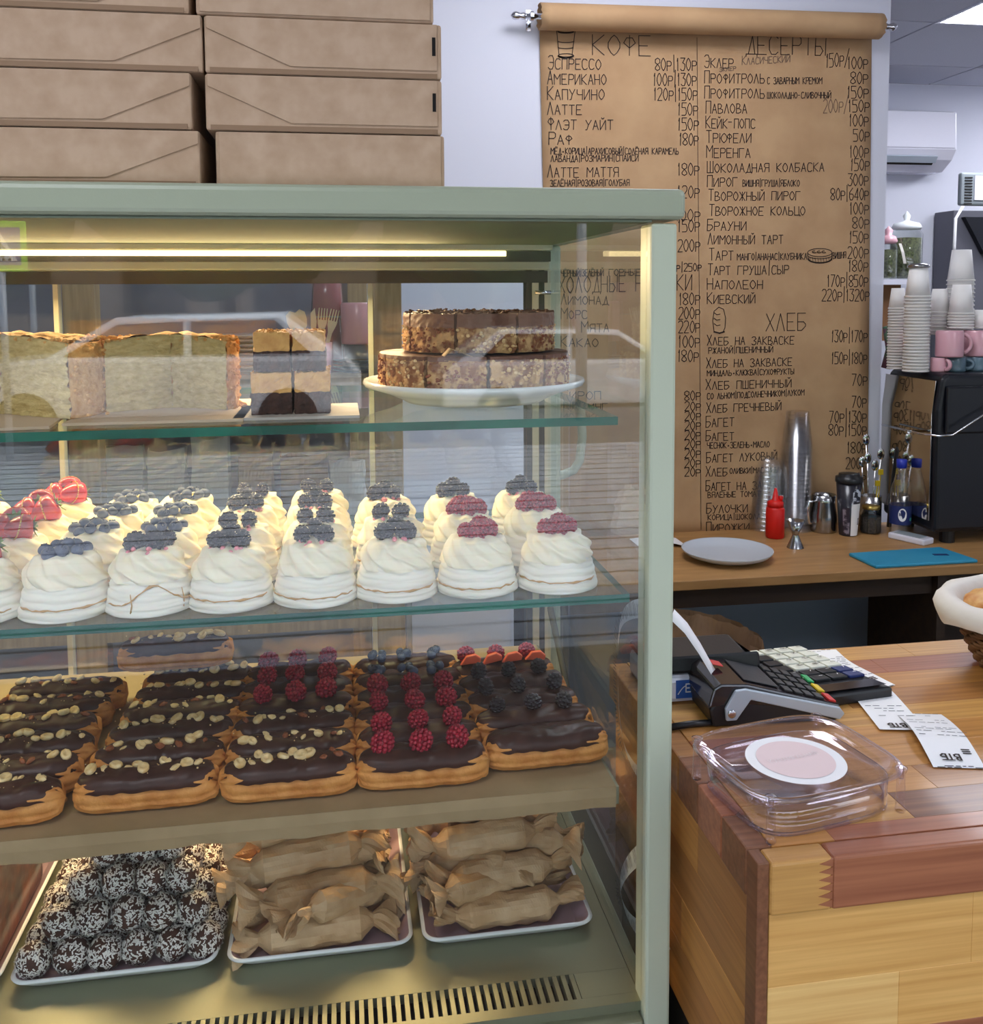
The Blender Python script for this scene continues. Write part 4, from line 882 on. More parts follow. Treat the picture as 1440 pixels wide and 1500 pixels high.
COLN = ['beyond the left photo edge', 'cut by the left photo edge', 'first full column', 'second full column', 'third full column', 'fourth full column', 'fifth full column', 'sixth full column', 'rightmost column']
def topz(r): return .0545-.8*max(0, r-.016)
ti = 0
for ci, x0 in enumerate(COLX):
    rows = 4 if ci < 6 else 3
    for rj in range(rows):
        sp = .0775 if rows == 4 else .092
        x = x0+random.uniform(-.002, .002)+(0.004*rj if ci in (1, 2) else 0); y = .9035+rj*sp+random.uniform(-.001, .001)
        kind = ('strawberry' if ci < 2 else 'blueberry' if ci in (2, 3) else 'blackberry' if ci in (4, 5, 6) else 'raspberry')
        if ci >= 7 and rj == 2: kind = 'blackberry'
        if ci == 3 and rj == 0: kind = 'blackberry'
        if ci == 2 and rj == 3: kind = 'blueberry'
        if ci <= 1 and rj == 0: kind = 'blueberry' if ci == 1 else 'strawberry'
        if ci == 1 and rj == 0: kind = 'strawberry'
        pn = {'strawberry': 'strawberries', 'blueberry': 'blueberries', 'blackberry': 'blackberries', 'raspberry': 'raspberries'}[kind]
        extra = ', caramel crack' if (ci, rj) in ((3, 0), (7, 0)) else ''
        t = thing('pavlova', f'pavlova topped with {pn}{extra}, {ROWN[rj]} row, {COLN[ci]}', 'pavlova', (x, y, S2+.0002), 'berry pavlovas on the middle glass shelf')
        v = PV[(ci*3+rj*2) % 5]; rz = random.uniform(0, 6.28); hs = random.uniform(.97, 1.03)
        put(v[0], t, (0, 0, 0), (0, 0, rz), (1, 1, hs)); put(v[1], t, (0, 0, 0), (0, 0, rz), (1, 1, hs))
        if rj == 0 or random.random() < .3: put(CRK[1 if ci == 3 else (ci % 2)*2], t, (0, 0, 0), (0, 0, random.uniform(-.3, .3)), (1, 1, 1))
        tz = .0540*hs
        if kind == 'blackberry':
            L_ = [(-.0115, -.004, .008), (.0095, -.006, .008), (.0, .009, .011)][:(3 if rj % 2 == 0 else 2)]
            if ci == 3: L_ = [(-.012, -.003, .007), (.007, -.006, .008), (.015, .005, .007)]
            for dx, dy, dz in L_: put(random.choice(pBlack), t, (dx, dy, tz+dz-.001), rot3(), random.uniform(.95, 1.12))
            for k in range(6 if rj < 3 else 4):
                a = -PI/2+random.uniform(-1.3, 1.3); rr = random.uniform(.013, .021); put(pPearl, t, (rr*math.cos(a), rr*math.sin(a), topz(rr)*hs+random.uniform(0, .0015)))
        elif kind == 'raspberry':
            for dx, dy, dz in ([(-.012, -.003, .006), (.001, -.008, .006), (.013, -.003, .006), (.006, .008, .008), (-.006, .008, .008)] if rj else [(-.011, -.004, .006), (.0, -.006, .005), (.011, -.003, .007), (.004, .007, .008)]): put(pRasp[0], t, (dx, dy, tz+dz-.001), rot3(), random.uniform(.95, 1.15))
        elif kind == 'blueberry':
            for k in range(9):
                a = k*2.4; rr = .0032+.0042*math.sqrt(k)*1.05; put(pBlue[0], t, (rr*math.cos(a)*1.25, rr*math.sin(a)-.003, tz+.0085-rr*.42), (random.uniform(-1, 1), random.uniform(-1, 1), 0), random.uniform(.85, 1.15))
            for k in range(4):
                a = -PI/2+random.uniform(-1, 1); put(pPearlW, t, (.013*math.cos(a), .013*math.sin(a)-.001, topz(.013)*hs+.0045))
        else:
            for dx, dy, dz, ry in ((-.010, -.004, .009, 1.9), (.011, -.007, .009, 2.3), (.001, .008, .014, .5)):
                o = put(pStraw, t, (dx, dy, tz+dz), (random.uniform(1.0, 1.7), 0, ry+random.uniform(-.4, .4)), random.uniform(.95, 1.1))
                put(pSeeds, o, (0, 0, 0)); put(pCalyx, o, (0, 0, 0))

# ------------------------------------------------------------------ eclairs
EL_, EW, EH = .128, .040, .033
def eclair(seed):
    nx, na = 54, 78; b = MB(); vs = []
    for i in range(nx+1):
        u = -1+2*i/nx; e = (1-abs(u)**7)**.42 if abs(u) < 1 else 0; x = u*EL_/2+.0012*nz((u*5, 0, seed))
        for k in range(na):
            a = 2*PI*k/na; ca, sa = math.cos(a), math.sin(a)
            ry = math.copysign(abs(ca)**.62, ca)*EW/2; rz = math.copysign(abs(sa)**.72, sa)*EH/2
            q = 1+.042*math.cos(14*a)*(1 if sa < .6 else .3)+.05*nz((u*4, ca*1.4, sa*1.4), 1.4, seed)+(.10*nz((u*12, ca*4, sa*4), 1, seed) if abs(u) > .86 else 0)
            vs.append((x+(.004*nz((ca*3, sa*3, u), 1, seed+3) if abs(u) > .9 else 0), ry*e*q, EH/2+rz*(e**.7)*q))
    b.add(vs, [(i*na+k, i*na+(k+1) % na, (i+1)*na+(k+1) % na, (i+1)*na+k) for i in range(nx) for k in range(na)])
    c = MB(); vs = []; ny = 14; nx = 60
    for i in range(nx+1):
        u = -1+2*i/nx; e = math.sqrt(max(0, 1-abs(u)**5))
        wv = EW*.5*(1.05+.03*nz((u*3.2, 1, seed)))*max(e, .03)
        for k in range(ny+1):
            v = -1+2*k/ny
            z = EH*(.665+.07*nz((u*5, 2, seed)))+EH*.40*math.sqrt(max(0, 1-(abs(v)**2.6)))*max(e, .1)**.5
            z += .0011*math.sin(v*9+2.2*math.sin(u*4+seed)+seed)*(1-abs(v))*e+.0016*nz((u*5, v*1.5, 0), 1.3, seed)*e
            vs.append((u*EL_*.475, v*wv, z))
    # skirt
    c.add(vs, [(i*(ny+1)+k, i*(ny+1)+k+1, (i+1)*(ny+1)+k+1, (i+1)*(ny+1)+k) for i in range(nx) for k in range(ny)])
    return b, c
ECP = []
for s in range(4):
    a, b = eclair(s); ECP.append((proto('choux_body', a, M['choux']), proto('chocolate_glaze', b, M['choc'], solid=.0022)))
def halfnut():
    g = MB(); g.lathe([(0, 0), (.0035, .0003), (.0048, .0018), (.0046, .0034), (.0034, .0044), (.0022, .0036), (0, .0026)], 10, fn=lambda r, z, a, j: (r*(1+.12*math.sin(2*a)), z)); return g
def chip(s):
    rnd = random.Random(s); g = MB(); g.ball((0, 0, .0015), .0034, 7, 5, (1.2, .8, .5), fn=lambda v: 1+.35*nz(v, 1.5, s)); return g
NUT = [proto('hazelnut_half', halfnut(), M['nut']), proto('hazelnut_piece', chip(1), M['nut'], False), proto('hazelnut_piece', chip(2), M['nut'], False), proto('hazelnut_piece', chip(4), M['nutb'], False)]
g = MB()
for k in range(40): g.ball((random.gauss(0, .03), random.gauss(0, .005), EH*1.06+.0002), random.uniform(.0005, .0011), 4, 3)
CR = proto('nut_crumbs', g, M['nut'], False); tag(CR, kind='stuff')
g = MB(); g.lathe([(0, 0), (.0045, .0005), (.0085, .004), (.0085, .006), (.005, .009), (.004, .006), (0, .006)], 14); 
def ezt(y): return EH*1.055
def straw_slice():
    g = MB(); g.prism([(-.013, 0), (-.004, .009), (.007, .009), (.013, .003), (.011, -.002)], -.003, .003, 'Y'); return g
SL = proto('strawberry_slice', straw_slice(), M['strawin'], False, bevel=.0012)
CN = {'A': 'cut by the photo edge', 'B': 'second column', 'C': 'third column', 'D': 'fourth column', 'E': 'rightmost column', 'Z': 'beyond the photo edge'}
RN = ['front', 'second', 'third', 'fourth', 'fifth', 'sixth']
def eclair_at(x, y, z, top, label, rz=0, s=0):
    t = thing('eclair', label, 'eclair', (x, y, z), 'chocolate eclairs on the lower shelf'); t.rotation_euler = (0, 0, rz)
    a, b = ECP[s % 4]; put(a, t, (0, 0, 0)); put(b, t, (0, 0, 0))
    if top == 'hazelnut pieces':
        for k in range(11):
            u = -.048+.0096*k+random.uniform(-.004, .004); put(random.choice(NUT[:1]*2+NUT[1:]), t, (u, random.uniform(-.009, .007), ezt(0)), (random.uniform(-.5, .5), random.uniform(-.5, .5), random.uniform(0, 6)), random.uniform(1.0, 1.45))
        put(CR, t, (0, 0, 0), (0, 0, random.choice((0, PI))))
    elif top == 'raspberries':
        for u in (-.036, .0, .036): put(pRasp[0], t, (u+random.uniform(-.003, .003), random.uniform(-.003, .003), ezt(0)+.0075), (random.uniform(.6, 1.6), random.uniform(-.5, .5), random.uniform(0, 6)), random.uniform(1.1, 1.3))
    elif top == 'blueberries':
        for u in (-.036, -.002, .034):
            for k in range(4): put(pBlue[0], t, (u+random.uniform(-.008, .008), -.008+k*.0052, ezt(0)+.0045+(.003 if k == 1 else 0)), (random.uniform(-1, 1), random.uniform(-1, 1), 0), random.uniform(.75, .95))
    elif top == 'blackberries':
        for u in (-.04, -.004, .034): put(pBlack[0], t, (u+random.uniform(-.004, .004), random.uniform(-.003, .003), ezt(0)+.0078), rot3(), random.uniform(.95, 1.1))
    elif top == 'raspberries and strawberry slices':
        for u in (-.042, -.006, .032):
            put(pRasp[0], t, (u, .004, ezt(0)+.008), rot3(), 1.15)
        for u in (-.038, -.012, .012, .04): put(SL, t, (u, -.0085, ezt(0)+.003), (0, random.uniform(-.3, .1), 0), 1.0)
    return t
ys = [.893+.0462*k for k in range(6)]
cols = {'Z': (-.451, ['hazelnut pieces']*6), 'A': (-.3185, ['hazelnut pieces']*6), 'B': (-.1835, ['hazelnut pieces']*6), 'C': (-.0525, ['hazelnut pieces']*3+['raspberries']*3), 'D': (.0745, ['raspberries']*4+['blueberries']*2), 'E': (.2015, ['no topping', 'blackberries', 'blackberries', 'blackberries', 'raspberries and strawberry slices'])}
for c_, (x, tops) in cols.items():
    for k, tp in enumerate(tops):
        s = 'bare chocolate eclair' if tp == 'no topping' else f'chocolate eclair topped with {tp}'
        yy = ys[k]+(.018 if c_ == 'E' else 0)+(-.006 if c_ in 'AZ' else 0)+(.004 if c_ == 'B' else 0)
        eclair_at(x+.0035*k*(1 if c_ in 'AB' else -1 if c_ == 'E' else 0)-(0.012 if c_ == 'A' and k > 2 else 0), yy, S3+.0004, tp, f'{s}, {RN[k]} from the front, {CN[c_]}', random.uniform(-.03, .03)+.02, k+ord(c_))
eclair_at(-.195, ys[5]+.012, S3+EH*1.17, 'hazelnut pieces', 'chocolate eclair with hazelnut pieces lying on top at the back of the second column', .02, 2)

# ------------------------------------------------------------------ trays and truffles
def tray(x0, x1, y0, y1, label, inner=None):
    t = thing('serving_tray', label, 'tray', ((x0+x1)/2, (y0+y1)/2, FZ)); r = .016; g = MB()
    def rr(x0, x1, y0, y1, z, r):
        o = []
        for cx, cy, a0 in ((x1-r, y1-r, 0), (x0+r, y1-r, 90), (x0+r, y0+r, 180), (x1-r, y0+r, 270)):
            o += [(cx+r*math.cos(R(a0+15*k)), cy+r*math.sin(R(a0+15*k)), z) for k in range(7)]
        return o
    loops = [rr(x0+.014, x1-.014, y0+.014, y1-.014, FZ+.0004, .012), rr(x0, x1, y0, y1, FZ+.013, r), rr(x0-.001, x1+.001, y0-.001, y1+.001, FZ+.0155, r), rr(x0+.003, x1-.003, y0+.003, y1-.003, FZ+.0155, r-.002)]
    loops2 = [rr(x0+.003, x1-.003, y0+.003, y1-.003, FZ+.0155, r-.002), rr(x0+.015, x1-.015, y0+.015, y1-.015, FZ+.003, .012)]
    def bridge(g, L_, mi=0):
        n = len(L_[0]); vs = [p for l in L_ for p in l]
        g.add(vs, [(j*n+i, j*n+(i+1) % n, (j+1)*n+(i+1) % n, (j+1)*n+i) for j in range(len(L_)-1) for i in range(n)], mi)
    bridge(g, loops); g.build('rim', M['porc'], t, True)
    g = MB(); bridge(g, loops2); n = 28; g.add(loops2[1], [tuple(range(n))]); g.build('well', M['lilac'], t); return t
tray(-.332, -.1335, .948, 1.20, 'white rimmed lilac tray under the coconut truffles')
tray(-.1225, .0665, .944, 1.20, 'white rimmed lilac tray under the wrapped sweets in the middle')
tray(.078, .262, .942, 1.20, 'white rimmed lilac tray under the wrapped sweets at the right')
tray(-.55, -.343, .955, 1.20, 'white rimmed lilac tray cut by the left photo edge')
TR = .0172
tp = []
for s in range(3):
    a = proto('truffle_ball', MB().ball((0, 0, 0), TR, 22, 14, fn=lambda v: 1+.07*nz(v, 1.6, s)), M['truf'])
    g = MB(); rnd = random.Random(s+40)
    for k in range(760):
        zz = rnd.uniform(-1, 1); an = rnd.uniform(0, 6.283); q = math.sqrt(1-zz*zz); n_ = Vector((q*math.cos(an), q*math.sin(an), zz))
        if nz(n_, 2.2, s+9) < -.30: continue
        rr = TR*(1+.07*nz(n_, 1.6, s))+rnd.uniform(.0002, .0013); u = n_.orthogonal().normalized(); u = (Matrix.Rotation(rnd.uniform(0, 6.28), 3, n_) @ u); v_ = n_.cross(u)
        u = (u+n_*rnd.uniform(-.5, .5)).normalized(); l, w_ = rnd.uniform(.0010, .0024), rnd.uniform(.0004, .0008); c = n_*rr
        g.add([c-u*l-v_*w_, c+u*l-v_*w_, c+u*l+v_*w_, c-u*l+v_*w_], [(0, 1, 2, 3)])
    b = proto('coconut_flakes', g, M['coco'], False); tag(b, kind='stuff'); tp.append((a, b))
LN = ['bottom', 'second', 'third', 'fourth', 'fifth']
for L_ in range(5):
    n = 6-L_; dy = [6, 6, 5, 4, 3][L_]; z = FZ+.0035+TR+.0262*L_
    x0 = -.3135+.0165*L_+(.004*L_)
    for i in range(n):
        for j in range(dy):
            if not (j <= 1 or i in (0, n-1) or L_ >= 3 or j == dy-1): continue
            x = x0+i*.0335+random.uniform(-.002, .002); y = .9745+.0185*L_+j*.0335+random.uniform(-.002, .002)
            if y > 1.18: continue
            side = 'truffle ball rolled in coconut flakes'
            lab = f'coconut truffle ball, {LN[L_]} layer, {["front","second","third","fourth","fifth","sixth"][j]} row, {["leftmost","second from left","third from left","fourth from left","fifth from left","sixth from left"][i]}'
            t = thing('coconut_truffle', lab, 'truffle', (x, y, z+random.uniform(-.0008, .0008)), 'coconut truffles in a pyramid on the tray'); t.rotation_euler = rot3()
            a, b = tp[(i+j+L_) % 3]; sc = random.uniform(.95, 1.02); put(a, t, (0, 0, 0), sc=sc); put(b, t, (0, 0, 0), sc=sc)
# dark glossy loaf on the left tray
t = thing('chocolate_loaf', 'dark reddish brown glossy chocolate loaf at the lower left edge', 'cake', (-.44, 1.06, FZ+.003))
M['loaf'] = mat('glossy_dark_loaf', '2a120c', .35, c2='6a3418', vs=28, sharp=.7, bump=.4, bs=50, coat=.3)
g = MB(); g.box((-.435, 1.06, FZ+.07), (.165, .17, .134)); g.build('loaf', M['loaf'], t, bevel=.012, bseg=3)
# kraft boxes behind on the case floor
for k, (a, b, z0, h, lab) in enumerate(((-.31, -.155, FZ+.001, .075, 'lower kraft box standing behind the truffle pile'), (-.30, -.15, FZ+.077, .06, 'upper kraft box behind the truffle pile'), (-.14, -.02, FZ+.001, .09, 'kraft box behind the middle wrapped sweets'))):
    t = thing('kraft_box', lab, 'box', ((a+b)/2, 1.24, z0)); MB().b2(a, b, 1.215, 1.275, z0, z0+h).build('body', M['kraft'], t, bevel=.002)
    MB().prism([(a+.004, z0+h-.001), (b-.002, z0+h-.001), (b-.002, z0+h-.012), (b-.05, z0+.006), (a+.004, z0+.006)], 1.2132, 1.2148, 'Y').build('front_flap', M['kraft'], t)

# ------------------------------------------------------------------ wrapped sweets
def wrapmesh(seed, L_=.104, rad=.0185):
    rnd = random.Random(seed); nx, na = 60, 26; vs = []; g = MB(); H_ = L_/2
    tot = H_+.034; t1, t2 = rnd.uniform(-.5, .5), rnd.uniform(-.5, .5)
    for i in range(nx+1):
        x = -tot+2*tot*i/nx; ax = abs(x)
        if ax < H_-.006: r = rad
        elif ax < H_+.008: r = rad+(.0062-rad)*((ax-H_+.006)/.014)**.8
        else: r = .0062+.016*((ax-H_-.008)/.026)**.9
        fl = max(0, (ax-H_-.004)/.03); sx = 1 if x > 0 else -1; dr = (.006*fl*(t1 if sx < 0 else t2)*2, -.010*fl)
        for k in range(na):
            a = 2*PI*k/na; cr = .16*nz((x*60, math.cos(a)*1.3, math.sin(a)*1.3), 1, seed)+.16*abs(nz((x*38, math.cos(a)*3, math.sin(a)*3), 1, seed))-.04
            if fl > 0: cr = .28*math.sin(a*5+seed+x*60)*min(1, fl)+.3*nz((x*60, math.cos(a)*3, math.sin(a)*3), 1, seed)
            rr = r*(1+cr); fz = 1-.62*min(1, fl)
            ang = a+x*12*min(1, fl)
            vs.append((x+(.006*nz((a*1.5, seed, sx), 1) if i in (0, nx) else 0), rr*math.cos(ang)*(1.0)+dr[0], rr*math.sin(ang)*fz*.93+dr[1]))
    g.add(vs, [(i*na+k, i*na+(k+1) % na, (i+1)*na+(k+1) % na, (i+1)*na+k) for i in range(nx) for k in range(na)])
    return g
WR = [proto('kraft_wrapper', wrapmesh(s), M['wrap'], False) for s in range(6)]
WR2 = [proto('kraft_wrapper', wrapmesh(s+20, .100, .0182), M['wrap'], False) for s in range(6)]
DK = mat('grey_dusty_sausage', '55565c', .6, c2='7c7c80', vs=60, bump=.3, bs=100)
g = MB(); g.ball((0, 0, 0), 1, 24, 12, (.034, .0182, .0172)); SAUS = proto('sausage', g, DK)
ORD9 = ['first', 'second', 'third', 'fourth', 'fifth', 'sixth', 'seventh', 'eighth', 'ninth']
RW = ['front', 'second', 'third', 'fourth', 'fifth', 'sixth']
for tn, (xc, nrow, W_, nm) in enumerate(((-.030, 5, WR, 'middle tray'), (.165, 5, WR2, 'right tray'))):
    for k in range(9):
        t = thing('wrapped_sweet', f'kraft wrapped sweet lying askew on the {nm}, {ORD9[k]} from the front', 'wrapped sweet', (xc+random.uniform(-.045, .045), .985+k*.021, FZ+.045+.0095*k), 'kraft wrapped sweets on the case floor')
        t.rotation_euler = (random.uniform(-.3, .3), random.uniform(-.25, .25), random.choice((-1, 1))*random.uniform(.25, .8)); put(random.choice(W_), t, (0, 0, 0), (random.uniform(0, 6), 0, 0), .85)
    for L_ in range(4):
        for j in range(max(0, 6-L_-(1 if L_ == 3 else 0))):
            y = .972+L_*.021+j*.0385; z = FZ+.0215+L_*.0285
            if y > 1.19: continue
            vis = j <= 1 or L_ >= 2 or (j >= 3 and L_ >= 1)
            if not vis: continue
            lab = f'kraft paper wrapped sweet with twisted ends, {nm}, {LN[L_]} layer, {RW[j]} from the front'
            t = thing('wrapped_sweet', lab, 'wrapped sweet', (xc+random.uniform(-.008, .008)-(0.004*L_), y, z), 'kraft wrapped sweets on the case floor')
            t.rotation_euler = (random.uniform(-.3, .3), random.uniform(-.05, .05)-(.0 if tn else .03*L_), random.uniform(-.1, .1)+(.08 if tn == 0 and L_ >= 2 else 0))
            put(random.choice(W_), t, (0, 0, 0), (random.uniform(0, 6), 0, 0))

# ================================================================== SHELF 1: cakes
def crumbs(name, parent, pts, mt, r=(.0012, .0028)):
    g = MB()
    for p in pts: g.ball(p, random.uniform(*r), 5, 4, (1, 1, .7), fn=lambda v: 1+.3*nz(v*2, 1, len(g.v)))
    return tag(g.build(name, mt, parent), kind='stuff')
def cake(cx, cy, rad, h, a0, a1, z0, label, fill='layer'):
    """sector of a round cake from angle a0 to a1 (degrees), its cut faces showing the layers"""
    t = thing('crumb_cake', label, 'cake', (cx, cy, z0)); n = 60; nzl = 14; g = MB(); vs = []
    for j in range(nzl+1):
        z = h*j/nzl
        for i in range(n+1):
            a = R(a0+(a1-a0)*i/n); rr = rad*(1-.06*max(0, (j/nzl-.85)/.15)**2)+.0028*nz((math.cos(a)*rad*260, math.sin(a)*rad*260, z*260), .35, 3)
            vs.append((cx+rr*math.cos(a), cy+rr*math.sin(a), z0+z))
    g.add(vs, [(j*(n+1)+i, j*(n+1)+i+1, (j+1)*(n+1)+i+1, (j+1)*(n+1)+i) for j in range(nzl) for i in range(n)])
    m = 12; vs = []
    for q in range(m+1):
        for i in range(n+1):
            a = R(a0+(a1-a0)*i/n); rr = rad*.94*q/m
            vs.append((cx+rr*math.cos(a), cy+rr*math.sin(a), z0+h+.004*nz((rr*math.cos(a)*90, rr*math.sin(a)*90, 1), 1, 5)+.001+.007*(1-(q/m)**2)))
    g.add(vs, [(q*(n+1)+i, q*(n+1)+i+1, (q+1)*(n+1)+i+1, (q+1)*(n+1)+i) for q in range(m) for i in range(n)])
    g.build('crumb_coating', M['crumb'], t, True)
    for a in (a0, a1):
        d = Vector((math.cos(R(a)), math.sin(R(a)), 0)); nn = Vector((-d.y, d.x, 0))*(.0 if a == a0 else 0); f = MB(); vs = []
        for j in range(31):
            for i in range(25):
                u = i/24; z = j/30*(h+.007*(1-u*u))
                dd = .0008*math.sin(j*1.3)+.0030*nz((u*14, z*260, a), 1, 2)+.002*nz((u*40, z*700, a), 1, 4)
                off = Vector((-d.y, d.x, 0))*dd*(1 if a == a0 else -1); p = Vector((cx, cy, z0+z))+d*(u*rad*.985)+off; vs.append(p)
        f.add(vs, [(j*25+i, j*25+i+1, (j+1)*25+i+1, (j+1)*25+i) for j in range(30) for i in range(24)]); f.build('cut_face', M[fill], t, True)
    pts = []
    for k in range(900):
        a = R(random.uniform(a0, a1)); s = random.random()
        if s < .5: rr = rad*math.sqrt(random.random())*.99; pts.append((cx+rr*math.cos(a), cy+rr*math.sin(a), z0+h+.001+random.random()*.003))
        elif s < .56: rr = rad*(1+random.random()*.12); pts.append((cx+rr*math.cos(a), cy+rr*math.sin(a), z0+.001))
        else: pts.append((cx+rad*math.cos(a), cy+rad*math.sin(a), z0+random.uniform(0, h)))
    crumbs('crumbs', t, pts, M['crumb'], (.0012, .0034))
    return t
def cboard(x0, x1, y0, y1, label, z=S1, m='card', rz=0, th=.0025):
    o = MB().box(((x0+x1)/2, (y0+y1)/2, z+th/2+.0002), (x1-x0, y1-y0, th), rz).build('cake_board', M[m], None); return tag(o, label, 'cake board')
cboard(-.247, -.088, .90, 1.075, 'square kraft cake board under the smaller crumb cake')
cake(-.168, 1.005, .066, .068, -28, 208, S1+.003, 'crumb coated round honey cake with its cut face forward, between big cake and brownies')
cboard(-.46, -.262, .872, 1.07, 'kraft cake board under the large crumb cake at the left edge', rz=.10)
cake(-.326, .985, .099, .070, -36, 214, S1+.003, 'large golden crumb coated cake cut open at the left photo edge')
# brownies
cboard(P(345, 612, Z=S1).x, P(527, 612, Z=S1).x, .905, 1.01, 'white card under the brownie squares', m='cardw')
def rbox(x0, x1, y0, y1, z0, z1, amp, seed, n=(10, 10, 6)):
    g = MB()
    def face(f, a, b):
        vs = []
        for j in range(b+1):
            for i in range(a+1): 
                p = Vector(f(i/a, j/b)); 
                e = Vector((nz(p*220, 1, seed), nz(p*220, 1, seed+1), nz(p*220, 1, seed+2)))*amp; vs.append(p+e)
        g.add(vs, [(j*(a+1)+i, j*(a+1)+i+1, (j+1)*(a+1)+i+1, (j+1)*(a+1)+i) for j in range(b) for i in range(a)])
    X = lambda u: x0+(x1-x0)*u; Y = lambda u: y0+(y1-y0)*u; Z = lambda u: z0+(z1-z0)*u
    face(lambda u, v: (X(u), y0, Z(v)), n[0], n[2]); face(lambda u, v: (X(u), y1, Z(v)), n[0], n[2]); face(lambda u, v: (x0, Y(u), Z(v)), n[1], n[2]); face(lambda u, v: (x1, Y(u), Z(v)), n[1], n[2])
    face(lambda u, v: (X(u), Y(v), z1), n[0], n[1]); face(lambda u, v: (X(u), Y(v), z0), n[0], n[1]); return g
zb0 = S1+.0032
def br(x0, x1, y0, z0, h, lab):
    t = thing('brownie', lab, 'brownie', ((x0+x1)/2, y0+.02, z0), 'cheesecake brownies on the white card'); d = .040
    rbox(x0, x1, y0, y0+d, z0, z0+h*.52, .0016, len(lab)).build('brownie_layer', M['browndk'], t); rbox(x0+.0005, x1-.0005, y0+.0005, y0+d-.0005, z0+h*.515, z0+h, .0016, len(lab)+3).build('cheesecake_layer', M['cheese'], t)
    crumbs('crumbs', t, [(random.uniform(x0, x1), random.uniform(y0, y0+d), z0+h+.0005) for k in range(22)], M['crumb'], (.0008, .0016))
bx0, bxm, bx1 = P(371, 608, Z=S1).x, P(431, 608, Z=S1).x, P(484, 608, Z=S1).x; by = .925; H1 = .0395
for r_, rn in ((0, 'front'), (1, 'rear')):
    y = by+r_*.0425
    br(bx0, bxm-.0012, y, zb0, H1, f'{rn} left brownie square of the bottom layer'); br(bxm+.0012, bx1, y, zb0, H1, f'{rn} right brownie square of the bottom layer')
    br(bx0+.003, bxm-.0022, y+.002, zb0+H1+.0015, H1*.94, f'{rn} left brownie square of the top layer'); br(bxm-.0002, bx1-.004, y+.002, zb0+H1+.0015, H1*.94, f'{rn} right brownie square of the top layer')
# nut cake on white stand
ccx, ccy = .148, 1.035; cr = .122
t = thing('cake_plate', 'white porcelain cake plate with thick rim under the nutty chocolate cake', 'plate', (ccx, ccy, S1))
MB().lathe([(0, .0002), (.075, .0002), (.082, .004), (.095, .010), (cr-.002, .018), (cr, .0215), (cr-.001, .0245), (cr-.006, .0235), (.09, .0165), (0, .0165)], 72, (ccx, ccy, S1), cap=False).build('dish', M['porc'], t, True)
def wedge(cx, cy, r0, rad, h, a0, a1, z0, lab, top, seed, tt=.0):
    t = thing('cake_slice', lab, 'cake slice', (cx, cy, z0), 'slices of the nutty chocolate cake'); da = 1.1
    a0, a1 = R(a0+da), R(a1-da); n = 16; nl = 12
    def P_(a, r, z): return Vector((cx+r*math.cos(a), cy+r*math.sin(a), z0+z))
    def shell(za, zb, amp, nm, m, sm=False):
        g = MB(); outl = [(a0, r0)]+[(a0, r0+(rad-r0)*k/6) for k in range(1, 6)]+[(a0+(a1-a0)*k/n, rad) for k in range(n+1)]+[(a1, r0+(rad-r0)*k/6) for k in range(5, 0, -1)]+[(a1, r0)]
        vs = []; N_ = len(outl)
        for j in range(nl+1):
            for a, r in outl:
                p = P_(a, r, za+(zb-za)*j/nl); e = Vector((nz(p*190, 1, seed), nz(p*190, 1, seed+4), .5*nz(p*190, 1, seed+2)))*amp; vs.append(p+e)
        g.add(vs, [(j*N_+i, j*N_+(i+1) % N_, (j+1)*N_+(i+1) % N_, (j+1)*N_+i) for j in range(nl) for i in range(N_)]+[tuple(range(N_-1, -1, -1)), tuple(range(nl*N_, (nl+1)*N_))])
        return g.build(nm, m, t, sm)
    s = h*(.66 if top else .9)
    shell(0, s, .0024, 'nutty_crust', M['nutty']); shell(s-.001, h, .0011, 'chocolate_layer', M['choctop'])
    g = MB()
    for k in range(46):
        a = random.uniform(a0, a1); p = P_(a, rad+.0004, random.uniform(.001, s)); g.ball(p, random.uniform(.0012, .0027), 5, 4, (1, 1, .7))
    tag(g.build('nut_pieces', M['nut'] if seed % 2 else M['nutb'], t), kind='stuff')
    if top:
        g = MB()
        for k in range(34):
            a = random.uniform(a0, a1); r = random.uniform(r0, rad-.002); p = P_(a, r, h+.001); g.box(p, (.009*random.random()+.002, .003, .001), random.uniform(0, 3), rot=Matrix.Rotation(random.uniform(-.7, .7), 3, 'X') @ Matrix.Rotation(random.uniform(0, 3), 3, 'Z'))
        tag(g.build('chocolate_shavings', M['choctop'], t), kind='stuff')
zc0 = S1+.0172
ORD = ['first', 'second', 'third', 'fourth', 'fifth', 'sixth', 'seventh', 'eighth', 'ninth', 'tenth']
for k in range(10):
    a = 198+k*36; wedge(ccx, ccy, .02, .104, .037, a, a+36, zc0, f'nutty cake slice, lower tier, {ORD[k]} going counterclockwise from the left front', False, k+1)
for k in range(8):
    a = 200+k*45; wedge(ccx+.006, ccy+.003, .012, .083, .040, a, a+45, zc0+.0395, f'nutty slice with chocolate top, upper tier, {ORD[k]} going counterclockwise from the left front', True, k+30)
t = MB(); a = P(700, 535, Y=.95); t.prism([(a.x-.012, a.z-.006), (a.x-.005, a.z+.006), (a.x+.025, a.z-.004)], .935, .9365, 'Y')
t = MB(); z = zc0+.0386
t.strip([(P(690, 545, Z=z).x, .936, z), (P(704, 545, Z=z).x, .94, z+.007), (P(725, 545, Z=z).x, .945, z+.003), (P(745, 545, Z=z).x, .943, z-.001)], [(0, .024, 0)]*4)
tag(t.build('paper_scrap', M['wrap'], None, True, solid=.0005), 'small kraft paper scrap tucked between the two cake tiers', 'paper')

